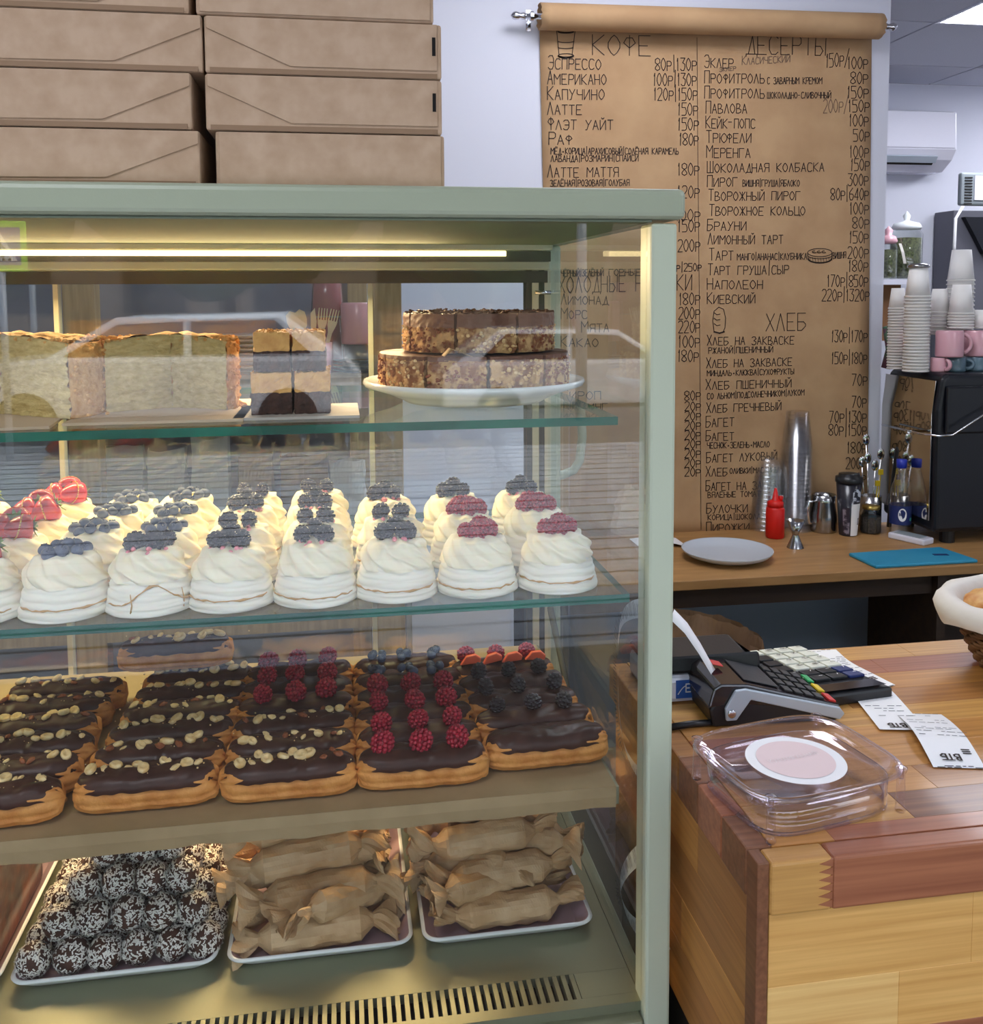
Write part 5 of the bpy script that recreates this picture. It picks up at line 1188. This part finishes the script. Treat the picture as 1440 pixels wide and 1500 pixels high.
# ================================================================== RACK BEHIND THE CASE
rk = thing('timber_rack', 'pine shelf rack standing behind the display case', 'shelf', (-.2, 1.85, 0)); RY = 1.75
for a, b in ((93, 140), (546, 589)):
    MB().b2(P(a, 500, Y=RY).x, P(b, 500, Y=RY).x, RY, RY+.045, 0, 1.62).build('post', M['timber'], rk, bevel=.003)
xa, xb = P(60, 500, Y=RY).x-.5, P(546, 500, Y=RY).x-.001
zs1 = P(520, 553, Y=RY).z
MB().b2(xa, xb, RY+.002, RY+.30, zs1-.022, zs1).build('shelf_board', M['timber'], rk)
zs2 = .80
MB().b2(xa, xb, RY+.002, RY+.30, zs2-.022, zs2).build('shelf_board', M['timber'], rk)
MB().b2(xa, xa+.05, RY, RY+.045, 0, 1.62).build('post', M['timber'], rk)
MB().b2(xb-.04, xb, RY+.26, RY+.30, 0, 1.5).build('post', M['timber'], rk)
QY = RY+.10
M['rackb'] = mat('shade_grey_board', '85858f', .9, c2='787780', vs=6)
MB().b2(xa, xb, RY+.301, RY+.31, 0, 1.60).build('back_board', M['rackb'], rk)  # board behind the rack, its grey also carries the room's shade
def qx(px): return P(px, 540, Y=QY).x
def qz(py): return P(500, py, Y=QY).z
mug(qx(528), QY+.02, zs1+.001+.055, .036, .001+qz(436)-zs1-.058 if False else .08, M['pink'], 'pink mug stacked upside down on the timber rack above the blue one', .2)
mug(qx(528), QY+.02, zs1+.028, .030, .0265, M['bluemug'], 'blue-grey cup standing on the saucer pile on the timber rack', .2)
for k in range(4):
    o = MB().lathe([(0, 0), (.03, 0), (.052, .005), (.053, .006), (0, .003)], 36, (qx(528), QY+.02, zs1+.0005+k*.0065), cap=False).build('saucer', M['bluemug'], None, True); tag(o, 'blue-grey saucer in the small pile on the timber rack', 'saucer', 'saucers piled on the rack')
for px, n, w_ in ((368, 9, .062), ):
    for k in range(n):
        o = MB().lathe([(0, 0), (.04, 0), (w_, .006), (w_+.001, .0075), (0, .003)], 40, (qx(px), QY+.05, zs1+.0005+k*.0085), cap=False).build('side_plate', M['plate'], None, True); tag(o, 'grey side plate in the pile on the timber rack', 'plate', 'plates piled on the rack')
# cutlery cup with wooden forks and spoons
cxx = qx(462); cyy = QY-.045; hc = .062
t = thing('cutlery_cup', 'pale pink cup holding wooden cutlery on the timber rack', 'cup', (cxx, cyy, zs1))
MB().lathe([(.028, 0), (.030, .003), (.033, hc), (.030, hc), (.027, .004), (0, .004)], 32, (cxx, cyy, zs1+.0005)).build('bowl', M['pink'], t, True)
M['woodc'] = mat('birch_cutlery', 'd9c4a0', .7)
def cutlery(k, dx, lean, kind):
    o = Vector((cxx+dx, cyy+.004*(k % 2), zs1+.012)); e = o+Vector((lean, 0, .095)); d = (e-o).normalized(); s = Vector((1, 0, -lean*8)).normalized(); s = Vector((d.z, 0, -d.x))
    g = MB()
    def flat(pts): g.prism([((o+s*a+d*b).x, (o+s*a+d*b).z) for a, b in pts], o.y-.001+.004*k*.3, o.y+.001+.004*k*.3, 'Y')
    if kind == 'spoon': flat([(-.003, 0), (.003, 0), (.0035, .07), (.009, .082), (.011, .095), (.009, .108), (0, .114), (-.009, .108), (-.011, .095), (-.009, .082), (-.0035, .07)])
    elif kind == 'knife': flat([(-.003, 0), (.003, 0), (.005, .07), (.007, .09), (.004, .115), (-.004, .105), (-.004, .07)])
    else:
        flat([(-.003, 0), (.003, 0), (.004, .07), (.008, .085), (.009, .093), (-.009, .093), (-.008, .085), (-.004, .07)])
        for q in range(4): flat([(-.009+q*.005, .0925), (-.0065+q*.005, .0925), (-.007+q*.005, .115), (-.0085+q*.005, .115)])
    tag(g.build('wooden_'+kind, M['woodc'], None), f'pale wooden {kind} number {["one at the far left","left of centre","in the middle","right of centre","at the far right"][k]} in the pink cutlery cup'.replace('number ', ''), 'cutlery')
for k, (dx, ln, kd) in enumerate(((-.012, -.028, 'spoon'), (-.010, -.014, 'spoon'), (-.002, .0, 'knife'), (.006, .010, 'fork'), (.012, .024, 'fork'))): cutlery(k, dx, ln, kd)
# dusky pink tumbler stack
for k in range(2):
    z = zs1+.0005+k*.11; x = qx(481)
    o = MB().lathe([(.030, 0), (.031, .002), (.025, .105), (0, .107)], 24, (x, QY+.045, z), fn=lambda r, z_, a, j: (r*(1+.03*math.cos(12*a)), z_), cap=False).build('ribbed_tumbler', mat('rose_glass', '8a4f58', .25, coat=.4), None, True)
    tag(o, ('upper' if k else 'lower')+' of two stacked dusky rose ribbed tumblers on the timber rack', 'tumbler')
# paper bags and napkin stacks on the lower rack shelf
def bag(px, pw, ptop, label, m, y=QY, crumple=.004, name='paper_bag'):
    a, b = P(px-pw/2, 700, Y=y).x, P(px+pw/2, 700, Y=y).x; zt = P(px, ptop, Y=y).z; g = MB(); n, k_ = 10, 12; vs = []
    lo = [(a, y), (b, y), (b, y+.09), (a, y+.09)]
    ring = []
    for s in range(4):
        for i in range(n): p, q = lo[s], lo[(s+1) % 4]; ring.append((p[0]+(q[0]-p[0])*i/n, p[1]+(q[1]-p[1])*i/n))
    cy = y+.045; sd = px*.1
    for j in range(k_+1):
        t_ = j/k_; z = zs2+.001+(zt-zs2)*t_
        for i, (x, yy) in enumerate(ring):
            f = 1-.75*max(0, t_-.45)/.55
            vs.append((x+crumple*nz((x*20, yy*30, z*18), 1.4, sd)*t_, cy+(yy-cy)*f+crumple*nz((x*22, yy*30, z*18), 1.4, sd+3), z+(.012*nz((x*25, yy*20, sd), 1) if j == k_ else 0)))
    N_ = 4*n; g.add(vs, [(j*N_+i, j*N_+(i+1) % N_, (j+1)*N_+(i+1) % N_, (j+1)*N_+i) for j in range(k_) for i in range(N_)])
    tag(g.build(name, m, None), label, 'bag')
M['bagw'] = mat('white_bag', 'c4c6c4', .8, c2='b2b3ae', vs=10); M['bagk'] = mat('rack_kraft_bag', '8a7050', .85, c2='725a3e', vs=10)
bag(175, 60, 660, 'pale paper bag standing at the left on the lower rack shelf', M['bagw']); bag(240, 55, 665, 'grey white paper bag, second on the lower rack shelf', M['bagw']); bag(305, 55, 645, 'pale tall paper bag in the middle of the lower rack shelf', M['bagw'])
bag(372, 50, 672, 'brown paper bag right of the pale bags on the lower rack shelf', M['bagk']); bag(445, 70, 672, 'brown kraft paper bag on the lower rack shelf', M['bagk']); bag(510, 50, 680, 'crumpled white paper bag beside the rack post', M['bagw'], crumple=.008)
# white bread bags right of the post, on a floor-standing crate
cz_ = .84; xk0, xk1 = P(600, 700, Y=RY+.06).x, P(765, 700, Y=RY+.06).x
t = thing('low_cabinet', 'low white cabinet between rack and back worktop behind the case', 'cabinet', ((xk0+xk1)/2, 2.0, 0))
MB().b2(xk0, xk0+.23, 1.95, 2.25, 0, cz_).build('carcass', M['acw'], t, bevel=.003); MB().b2(xk0+.01, xk0+.22, 1.935, 1.9495, .08, cz_-.02).build('door', M['acw'], t, bevel=.002)

# ================================================================== WOOD COUNTER
TZ = .95; FX, FYY = .3195, .6725; CBY = 1.088; CXR = 1.55
ct = thing('service_counter', 'butcher block service counter of glued wood staves at the right', 'counter', (.9, .88, 0))
rnd = random.Random(11)
tones = ['tan', 'honey', 'mid', 'red', 'honey', 'tan', 'mid', 'honey', 'mid', 'tan']  # darker set for the top; front tones are paler for the light they face
def staves(axis, lo, hi, rows, mk, first=None, suffix='x', name='stave', bev=.0004):
    """rows: list of (across0, across1); mk(a0,a1,r0,r1) adds the box"""
    for ri, (r0, r1) in enumerate(rows):
        a = lo; k = 0
        while a < hi-.001:
            l = rnd.uniform(.16, .36); 
            if first and ri < len(first) and k == 0: l, tone = first[ri]
            elif first and ri < len(first) and k == 1 and ri in SEC: l, tone = SEC[ri]
            else: tone = rnd.choice(tones)
            b = min(hi, a+l)
            if hi-b < .05: b = hi
            g = MB(); g.b2(*mk(a, b, r0, r1)); g.build(name, WD[tone+suffix], ct, bevel=bev, bseg=1); a = b; k += 1
SEC = {0: (.5, 'red'), 1: (.3, 'dark'), 2: (.34, 'mid'), 3: (.3, 'honey')}
w_ = .0415; rows = [(FYY+.022, FYY+w_)]+[(FYY+w_*k, min(FYY+w_*(k+1), CBY)) for k in range(1, 11)]
rows = [r for r in rows if r[1]-r[0] > .002]
staves('x', FX+.0225, CXR, rows, lambda a, b, r0, r1: (a, b, r0, r1, TZ-.04, TZ), first=[(.055, 'honey'), (.14, 'tan'), (.19, 'honey'), (.06, 'mid'), (.10, 'red'), (.16, 'honey')])
# rounded nose stave row on the front edge
a = FX+.0112
for l, tone in ((.0528, 'tan'), (.46, 'red'), (.3, 'honey'), (.5, 'mid')):
    b = min(a+l, CXR); MB().b2(a, b, FYY, FYY+.0219, TZ-.045, TZ).build('nose_stave', WD[tone+'x'], ct, bevel=.003 if a > FX+.01 else .003, bseg=3); a = b
# finger joint teeth between pale and red stave
fj = MB()
for k in range(6):
    z = TZ-.042+k*.0068; fj.prism([(FX+.064, z), (FX+.064, z+.0066), (FX+.052, z+.0033)], FYY-.0003, FYY+.003, 'Y')
fj.build('finger_joint', WD['redx'], ct)
# top staves along the left edge
a = FYY+.022; k = 0
for l, tone in ((.05, 'dark'), (.055, 'red'), (.05, 'dark'), (.06, 'mid'), (.07, 'honey'), (.3, 'mid')):
    b = min(a+l, CBY)
    if b-a > .002: MB().b2(FX, FX+.0223, a, b, TZ-.04, TZ).build('edge_stave', WD[tone+'x'], ct, bevel=.002, bseg=2)
    a = b
# front face staves, the light on this face put into paler tones
z = TZ-.0455; ri = 0
for h, lst in ((.062, ((.18, 'light'), (.9, 'light'))), (.050, ((.115, 'pale'), (.5, 'light'), (.6, 'honey'))), (.045, ((.23, 'red'), (.3, 'pale'), (.8, 'light'))), (.05, ((.4, 'light'), (.9, 'honey'))), (.05, ((.2, 'pale'), (1, 'light'))), (.05, ((.3, 'honey'), (1, 'light'))), (.05, ((.5, 'pale'), (1, 'honey')))):
    a = FX+.0122
    for l, tone in lst:
        b = min(a+l, CXR)
        if b-a > .003: MB().b2(a, b, FYY+.004, FYY+.022, z-h, z).build('front_stave', WD[tone+'x'], ct, bevel=.0004, bseg=1)
        a = b
    z -= h
MB().b2(FX+.0008, FX+.0110, FYY+.002, FYY+.0218, z, TZ-.0005).build('corner_strip', WD['darky'], ct, bevel=.001)
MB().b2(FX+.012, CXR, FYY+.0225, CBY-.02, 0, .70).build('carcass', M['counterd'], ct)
# side staves, running toward the back
z = TZ-.0405
for h, lst in ((.05, ((.11, 'mid'), (.4, 'honey'))), (.05, ((.2, 'mid'), (.3, 'red'))), (.05, ((.15, 'honey'), (.3, 'mid'))), (.062, ((.3, 'mid'), (.2, 'dark')))):
    a = FYY+.0222
    for l, tone in lst:
        b = min(a+l, CBY-.02)
        if b-a > .003: MB().b2(FX+.003, FX+.02, a, b, z-h, z).build('side_stave', WD[tone+'y'], ct, bevel=.0004, bseg=1)
        a = b
    z -= h
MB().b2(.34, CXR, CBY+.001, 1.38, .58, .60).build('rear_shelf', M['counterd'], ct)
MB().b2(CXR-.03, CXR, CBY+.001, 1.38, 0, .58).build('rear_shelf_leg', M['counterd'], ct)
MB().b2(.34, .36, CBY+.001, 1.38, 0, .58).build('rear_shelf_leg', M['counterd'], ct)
# crumpled brown bag on the rear shelf
pts = [P(x, y, Y=1.24) for x, y in ((975, 893), (1010, 896), (1035, 902), (1060, 906), (1085, 916), (1105, 925), (1121, 940))]
g = MB(); vs = []; N_ = 24; K_ = 16; x0, x1 = .43, pts[-1].x
def topz_(x):
    for p, q in zip(pts, pts[1:]):
        if p.x <= x <= q.x: return p.z+(q.z-p.z)*(x-p.x)/(q.x-p.x)
    return pts[0].z if x < pts[0].x else pts[-1].z
for j in range(K_+1):
    for i in range(2*N_):
        u = (i/N_) if i < N_ else 2-(i/N_); x = x0+(x1-x0)*u; s = -1 if i < N_ else 1
        zz = .601+(topz_(x)+.006*nz((x*60, s, 1))-.601)*j/K_; d = .05*(1-.8*(j/K_)**2)
        vs.append((x+.006*nz((x*30, zz*30, s)), 1.24+s*d+.010*nz((x*25, zz*25, s+2), 1.3), zz))
g.add(vs, [(j*2*N_+i, j*2*N_+(i+1) % (2*N_), (j+1)*2*N_+(i+1) % (2*N_), (j+1)*2*N_+i) for j in range(K_) for i in range(2*N_)])
tag(g.build('paper_bag', M['bagdk'], None), 'crumpled dark brown paper bag standing behind the counter', 'bag')

# ------------------------------------------------------------------ items on the counter
# receipt printer
c = Vector((.425, 1.0, TZ)); pr_ = thing('receipt_printer', 'black receipt printer with white front and blue logo label beside the post', 'printer', c)
pz = P(1060, 946, Y=1.02).z
x0, x1 = .335, P(1098, 960, Y=1.0).x
MB().b2(x0, x1-.02, .965, 1.06, TZ+.0003, TZ+.03).build('white_base', M['acw'], pr_, bevel=.006)
MB().prism([(.968, TZ+.031), (.972, TZ+.052), (.985, pz-.004), (1.06, pz), (1.062, TZ+.031)], x0, x1, 'X').build('black_cover', M['black'], pr_, bevel=.005)
MB().prism([(.9695, TZ+.034), (.9715, TZ+.046), (.9735, TZ+.046), (.9715, TZ+.034)], x0+.006, x1-.02, 'X').build('paper_slot', M['dark'], pr_)
lz = TZ+.0155; lx = P(1007, 1015, Y=.964).x
MB().b2(lx-.013, lx+.013, .9636, .9649, lz-.009, lz+.011).build('blue_label', mat('logo_blue', '2a58a8', .5), pr_)
g = MB(); letter(g, 'EP', (lx-.002, .9631, lz-.002), (1, 0, 0), (0, 0, 1), .012, .009, .0014, NR); poly(g, [(lx-.011+.009*(k/8), .9631, lz-.004+.009*math.sin(k/8*1.5)) for k in range(9)], .0012, NR); g.build('logo_lettering', M['white'], pr_)
# card terminal in local frame
A, B = P(1047, 1070, Z=TZ), P(1232, 1058, Z=TZ)
ct_ = thing('card_terminal', 'black and silver card payment terminal on its cradle', 'card terminal', (A.x, A.y, TZ)); ct_.rotation_euler = (0, 0, math.atan2(B.y-A.y, B.x-A.x)); Lt = (B-A).length
def tp_(poly_, y0, y1, nm, m, bev=0, par=None):
    g = MB(); g.prism([(a*Lt, b) for a, b in poly_], y0, y1, 'Y'); o = g.build(nm, m, None, False, bevel=bev, org=(0, 0, 0)); o.parent = par or ct_; return o
tp_([(0, .001), (-.03, .02), (.03, .032), (.30, .034), (.96, .010), (1.0, .0)], .004, .078, 'cradle', M['black'], .003)
tp_([(.08, .022), (.16, .041), (.24, .042), (.99, .016), (1.03, .009), (.99, .003), (.94, .005), (.28, .030), (.17, .009), (.09, .009)], -.0005, .0035, 'silver_side', M['silver'], .0012)
tp_([(.08, .022), (.16, .041), (.24, .042), (.99, .016), (1.03, .009), (.99, .003), (.94, .005), (.28, .030), (.17, .009), (.09, .009)], .0785, .082, 'silver_side', M['silver'], .0012)
tp_([(-.04, .022), (.0, .042), (.06, .0465), (.26, .045), (1.01, .0170), (.98, .010), (.2, .024)], .0037, .0783, 'housing', M['screen'], .002)
sl = (.0170-.045)/((1.01-.26)*Lt); an_ = -math.atan(-sl)
def ontop(a, y): return Vector((a*Lt, y, .045+sl*(a-.26)*Lt+.0005))
rotY = Matrix.Rotation(math.atan(-sl), 3, 'Y')
def keyb(a, y, d, m, nm='key'):
    g = MB(); g.box(ontop(a, y)+Vector((0, 0, .0008)), d, rot=rotY); o = g.build(nm, m, None, False, bevel=.0006, org=(0, 0, 0)); o.parent = ct_
keyb(.40, .041, (.040, .055, .0012), M['blackm'], 'display')
keyb(.14, .050, (.012, .014, .001), M['redk'], 'contactless_mark')
for i in range(4):
    for j in range(4): keyb(.60+i*.085, .014+j*.018, (.0095, .013, .0022), M['black'])
for j, m in enumerate(('redk', 'yellow', 'green')): keyb(.955, .016+j*.025, (.008, .018, .0022), M[m])
o = MB().lathe([(.0045, 0), (.0045, .0012), (.003, .002), (0, .002)], 20, (.13*Lt, -.0006, .017), rot=Matrix.Rotation(PI/2, 3, 'X')).build('side_button', M['chrome'], None, True, org=(0, 0, 0)); o.parent = ct_
# its paper strip rising to the left
e = [P(1063, 1010, Y=.93), P(1045, 985, Y=.935), P(1025, 950, Y=.94), P(1005, 920, Y=.945), P(985, 900, Y=.95)]
g = MB(); g.strip(e, [(.005+.001*k, .014, .006) for k in range(5)]); tag(g.build('receipt_strip', M['white'], None, True, solid=.0003), 'narrow white paper strip curling up from the card terminal', 'receipt')
MB_ = MB(); q = [P(1045, 1058, Z=TZ+.004), P(1015, 1060, Z=TZ+.004), Vector((.332, .905, TZ+.004))]; tag(MB_.tube(q, .0035, 8).build('power_cable', M['black'], None, True), 'black cable running left from the card terminal', 'cable')
# calculator
q00, q10, q11, q01 = P(1095, 968, Z=TZ+.012), P(1180, 953, Z=TZ+.02), P(1290, 1000, Z=TZ+.012), P(1172, 1010, Z=TZ+.012)
q00 = Vector((.468, 1.045, 0)); q10 = Vector((.548, 1.052, 0)); q11 = Vector((.600, .935, 0)); q01 = Vector((.502, .925, 0))
cl = thing('calculator', 'large black desk calculator with white and dark keys lying upside down', 'calculator', (.53, .99, TZ))
def bl(u, v): return (q00*(1-u)+q10*u)*(1-v)+(q01*(1-u)+q11*u)*v
zt0 = lambda v: TZ+.020-.006*v
g = MB(); pp = [bl(0, 0), bl(1, 0), bl(1, 1), bl(0, 1)]
g.add([(p.x, p.y, TZ+.0004) for p in pp]+[(p.x, p.y, zt0(v)) for p, v in zip(pp, (0, 0, 1, 1))], [(3, 2, 1, 0), (4, 5, 6, 7), (0, 1, 5, 4), (1, 2, 6, 5), (2, 3, 7, 6), (3, 0, 4, 7)])
g.build('body', M['black'], cl, bevel=.003)
def ckey(u0, u1, v0, v1, m, txt=None):
    g = MB(); pp = [bl(u0, v0), bl(u1, v0), bl(u1, v1), bl(u0, v1)]; vv = (v0, v0, v1, v1); g.add([(p.x, p.y, zt0(v)) for p, v in zip(pp, vv)]+[(p.x, p.y, zt0(v)+.0035) for p, v in zip(pp, vv)], [(3, 2, 1, 0), (4, 5, 6, 7), (0, 1, 5, 4), (1, 2, 6, 5), (2, 3, 7, 6), (3, 0, 4, 7)])
    k = g.build('key', m, cl, bevel=.0008)
    if txt:
        h = MB(); a = bl(u1-(u1-u0)*.3, (v0+v1)/2-(v1-v0)*.0+(v1-v0)*-.2); d = bl(u0, v0)-bl(u1, v0); up = bl(u0, v1)-bl(u0, v0); z = zt0(v0)+.0042
        letter(h, txt, (a.x, a.y, z), Vector((d.x, d.y, 0)), Vector((up.x, up.y, .003)).normalized(), d.length*.4*min(1, .5*len(txt)+.2), up.length*.42, .0009, (0, 0, 1)); o = h.build('key_digit', M['ink'] if m == M['keyw'] else M['white'], k)
        o.location = ORG[cl]-ORG[cl]; 
dg = [['.', '000', '00', '0'], ['+', '3', '2', '1'], ['-', '6', '5', '4'], ['|', '9', '8', '7']]
for j in range(4):
    for i in range(4):
        t_ = dg[j][i]; w0 = .04+i*.235
        ckey(w0, w0+.205, .04+j*.125, .04+j*.125+.10, M['keyw'] if i or j == 0 else M['black'], t_ if t_ in '0123456789' or t_ in ('00', '000') else None)
for j in range(2):
    for i in range(4): ckey(.04+i*.235, .245+i*.235, .545+j*.115, .64+j*.115, M['black'] if i < 3 else M['navy'], '/' if (i+j) % 2 else '-')
g = MB(); a, b, c2_, d2 = bl(.05, .83), bl(.95, .83), bl(.95, .97), bl(.05, .97)
g.add([(p.x, p.y, zt0(.9)+.0022) for p in (a, b, c2_, d2)], [(0, 1, 2, 3)]); g.build('display', M['screen'], cl)
# long receipts with printed lines
def receipt(path, w0, label, marks, name='till_receipt'):
    pts = [Vector(p) for p in path]
    for _ in range(2):
        q = [pts[0]]
        for a, b in zip(pts, pts[1:]): q += [a.lerp(b, .25), a.lerp(b, .75)]
        pts = q+[pts[-1]]
    sv = []
    for i in range(len(pts)):
        d = (pts[min(i+1, len(pts)-1)]-pts[max(i-1, 0)]); d.z = 0; d.normalize(); sv.append(Vector((-d.y, d.x, 0))*w0)
    t = thing(name, label, 'receipt', tuple(pts[0])); g = MB(); g.strip(pts, sv); g.build('paper_strip', M['white'], t, True)
    g = MB(); acc = 0; tot = sum((b-a).length for a, b in zip(pts, pts[1:]))
    for i, (a, b) in enumerate(zip(pts, pts[1:])):
        l = (b-a).length; n = max(1, int(l/.0045))
        for k in range(n):
            p = a.lerp(b, (k+.5)/n); f = (acc+l*(k+.5)/n)/tot
            if any(abs(f-m)*tot < .012 for m, _ in marks) or random.random() < .25: continue
            s = sv[i].normalized(); d = (b-a).normalized(); x = -w0*.42
            while x < w0*.4:
                ww = random.uniform(.003, .009)
                if random.random() < .7: o = p+s*x+Vector((0, 0, .0005)); g.add([o, o+s*ww, o+s*ww+d*.0011, o+d*.0011], [(0, 1, 2, 3)])
                x += ww+.002
        acc += l
    tag(g.build('printed_lines', M['greyink'], t), kind='stuff')
    h = MB(); acc = 0
    for m, tx in marks:
        acc = 0
        for i, (a, b) in enumerate(zip(pts, pts[1:])):
            l = (b-a).length
            if acc <= m*tot <= acc+l:
                p = a.lerp(b, (m*tot-acc)/l)+Vector((0, 0, .0006)); s = sv[i].normalized(); d = (b-a).normalized()
                letter(h, tx, p+s*w0*.12, -s, d, w0*.36, .0085, .0018, (0, 0, 1))
                for q in range(3): o = p+s*w0*.3-d*(.0008+.0028*q); h.add([o-s*.004, o+s*.004, o+s*.004-d*.0016, o-s*.004-d*.0016], [(0, 1, 2, 3)])
            acc += l
    h.build('bank_lettering', M['ink'], t); return t
receipt([(.588, 1.083, TZ+.0012), (.583, 1.04, TZ+.001), (.590, .99, TZ+.003), (.60, .96, TZ+.001)], .05, 'white till receipt lying under the calculator toward the back edge', [(.85, 'ВТБ')])
receipt([(.590, .995, TZ+.0022), (.583, .95, TZ+.0042), (.574, .90, TZ+.0022), (.566, .862, TZ+.002)], .048, 'white till receipt running forward from under the calculator', [(.3, 'ВТБ'), (.9, 'ВТБ')])
receipt([(.604, .895, TZ+.0012), (.597, .865, TZ+.006), (.585, .83, TZ+.011), (.577, .80, TZ+.006), (.573, .783, TZ+.001)], .048, 'white till receipt with curled end nearest the front of the counter', [(.85, 'ВТБ')])
# coin tray
cx0, cy0 = .3985, .7665; rz = R(11)
tt_ = thing('coin_tray', 'clear plastic coin tray with round pink sticker on the counter', 'tray', (cx0, cy0, TZ)); tt_.rotation_euler = (0, 0, rz)
def sup(a, b, n=44, p=4.2, bulge=0):
    o = []
    for k in range(n):
        t_ = 2*PI*k/n; c_, s_ = math.cos(t_), math.sin(t_)
        o.append((a*math.copysign(abs(c_)**(2/p), c_), b*math.copysign(abs(s_)**(2/p), s_)))
    return o
def loft(L_, nm, m, smooth=True, capb=False, capt=False, solid=0):
    g = MB(); n = len(L_[0][0]); vs = [(x, y, z) for l, z in L_ for x, y in l]
    fs = [(j*n+i, j*n+(i+1) % n, (j+1)*n+(i+1) % n, (j+1)*n+i) for j in range(len(L_)-1) for i in range(n)]
    if capb: fs.append(tuple(range(n-1, -1, -1)))
    if capt: fs.append(tuple(range((len(L_)-1)*n, len(L_)*n)))
    o = g.add(vs, fs).build(nm, m, None, smooth, org=(0, 0, 0), solid=solid); o.parent = tt_; return o
AX, AY = .081, .0665
loft([(sup(AX, AY), .036), (sup(AX*.985, AY*.985), .0372), (sup(AX*.93, AY*.92), .036), (sup(AX*.86, AY*.84), .031), (sup(AX*.8, AY*.78), .028)], 'tray_top', M['clear'], capt=True, solid=.0025)
loft([(sup(AX*.86, AY*.84), .0275), (sup(AX*.85, AY*.83), .001)], 'skirt', M['clear'], solid=.0025)
loft([(sup(AX*.87, AY*.85), .0025), (sup(AX*.87, AY*.85), .0005), (sup(AX*.83, AY*.81), .0005), (sup(AX*.83, AY*.81), .0025), (sup(AX*.87, AY*.85), .0025)], 'bottom_rim', M['clear'])
loft([(sup(AX*1.0, AY*1.0), .0345), (sup(AX*1.01, AY*1.01), .0362), (sup(AX*.995, AY*.995), .0378), (sup(AX*.97, AY*.97), .0374)], 'lip', M['clear'])
for sx in (-1, 1):
    for sy_ in (-1, 1):
        o = MB().lathe([(.004, .0), (.0048, .002), (.004, .006), (.0035, .034), (.0052, .0385), (.0052, .0395), (.0028, .0395), (.0022, .03)], 16, (sx*AX*.83, sy_*AY*.83, 0)).build('leg', M['clear'], None, True, org=(0, 0, 0)); o.parent = tt_
for nm, r_, z_, m in (('sticker', .044, .0302, M['white']), ('sticker_center', .0345, .0306, M['pinkst'])):
    o = MB().lathe([(0, 0), (r_, 0)], 56, (.003, .004, z_), cap=False).build(nm, m, None, False, org=(0, 0, 0)); o.parent = tt_
h = MB(); letter(h, 'Карамельная', (-.022, .004, .0309), (1, 0, 0), (0, 1, 0), .05, .007, .0006, (0, 0, 1)); o = h.build('faint_lettering', mat('faint_print', 'efe3e3', .7), None, org=(0, 0, 0)); o.parent = tt_
# bread basket
bc = Vector((.845, .985, TZ)); bk = thing('bread_basket', 'oval wicker bread basket lined with white cloth at the right edge', 'basket', bc)
brx, bry = .142, .098
def ell(r, z, a): return Vector((bc.x+brx*r*math.cos(a), bc.y+bry*r*math.sin(a), TZ+z))
bprof = lambda t_: .64+.27*t_**.8
g = MB(); n = 96
for j in range(15):
    z = .004+.0055*j; t_ = j/14; pts = [ell(bprof(t_)+.018*math.sin(24*2*PI*k/n+(j % 2)*PI), z, 2*PI*k/n) for k in range(n+1)]
    g.tube(pts, .0024, 5, cap=False)
tag(g.build('wicker_weave', M['wicker'], bk, True), kind='stuff')
g = MB()
for k in range(48):
    a = 2*PI*k/48; g.tube([ell(bprof(t_/5)*.99, .002+.080*t_/5, a) for t_ in range(6)], .0022, 5)
tag(g.build('wicker_stakes', M['wicker'], bk, True), kind='stuff')
g = MB(); g.prism([(ell(.64, 0, 2*PI*k/40).x, ell(.64, 0, 2*PI*k/40).y) for k in range(40)], TZ+.0005, TZ+.004); g.build('base', M['wicker'], bk)
g = MB(); vs = []; cp = [(1.0, .062), (1.035, .068), (1.05, .076), (1.03, .086), (.95, .0895), (.87, .086), (.80, .070), (.70, .045), (.5, .022), (0, .018)]; n = 72
for j, (r_, z) in enumerate(cp):
    for k in range(n):
        a = 2*PI*k/n; f = nz((math.cos(a)*3, math.sin(a)*3, j*.3), 1.2, 4); vs.append(ell(r_+.025*f*(j < 8), z+.004*f*(j < 7)+(-.008*max(0, nz((math.cos(a)*2, math.sin(a)*2, 0), 1, 8)) if j == 0 else 0), a))
g.add(vs, [(j*n+k, j*n+(k+1) % n, (j+1)*n+(k+1) % n, (j+1)*n+k) for j in range(len(cp)-1) for k in range(n)]); g.build('cloth_liner', M['cloth'], bk, True)
for k, (dx, dy, dz, r_) in enumerate(((-.082, .004, .060, .034), (-.045, -.028, .05, .034), (-.035, .035, .05, .032), (.02, -.02, .055, .034), (.03, .03, .055, .032), (.075, 0, .052, .032))):
    o = MB().ball((bc.x+dx, bc.y+dy, TZ+dz+.014), r_, 28, 18, (1.15, .95, .72), fn=lambda v: 1+.12*nz(v, 2.4, k)+.05*nz(v, 7, k)).build('bread_roll', M['bun'], None, True)
    tag(o, ['browned crusty bun at the left end of the basket', 'browned crusty bun at the front left of the basket', 'browned crusty bun at the back left of the basket', 'browned bun at the front right inside the basket', 'browned bun at the back right inside the basket', 'browned bun at the right end of the basket'][k], 'bread')

for o in PROTO: bpy.data.objects.remove(o)
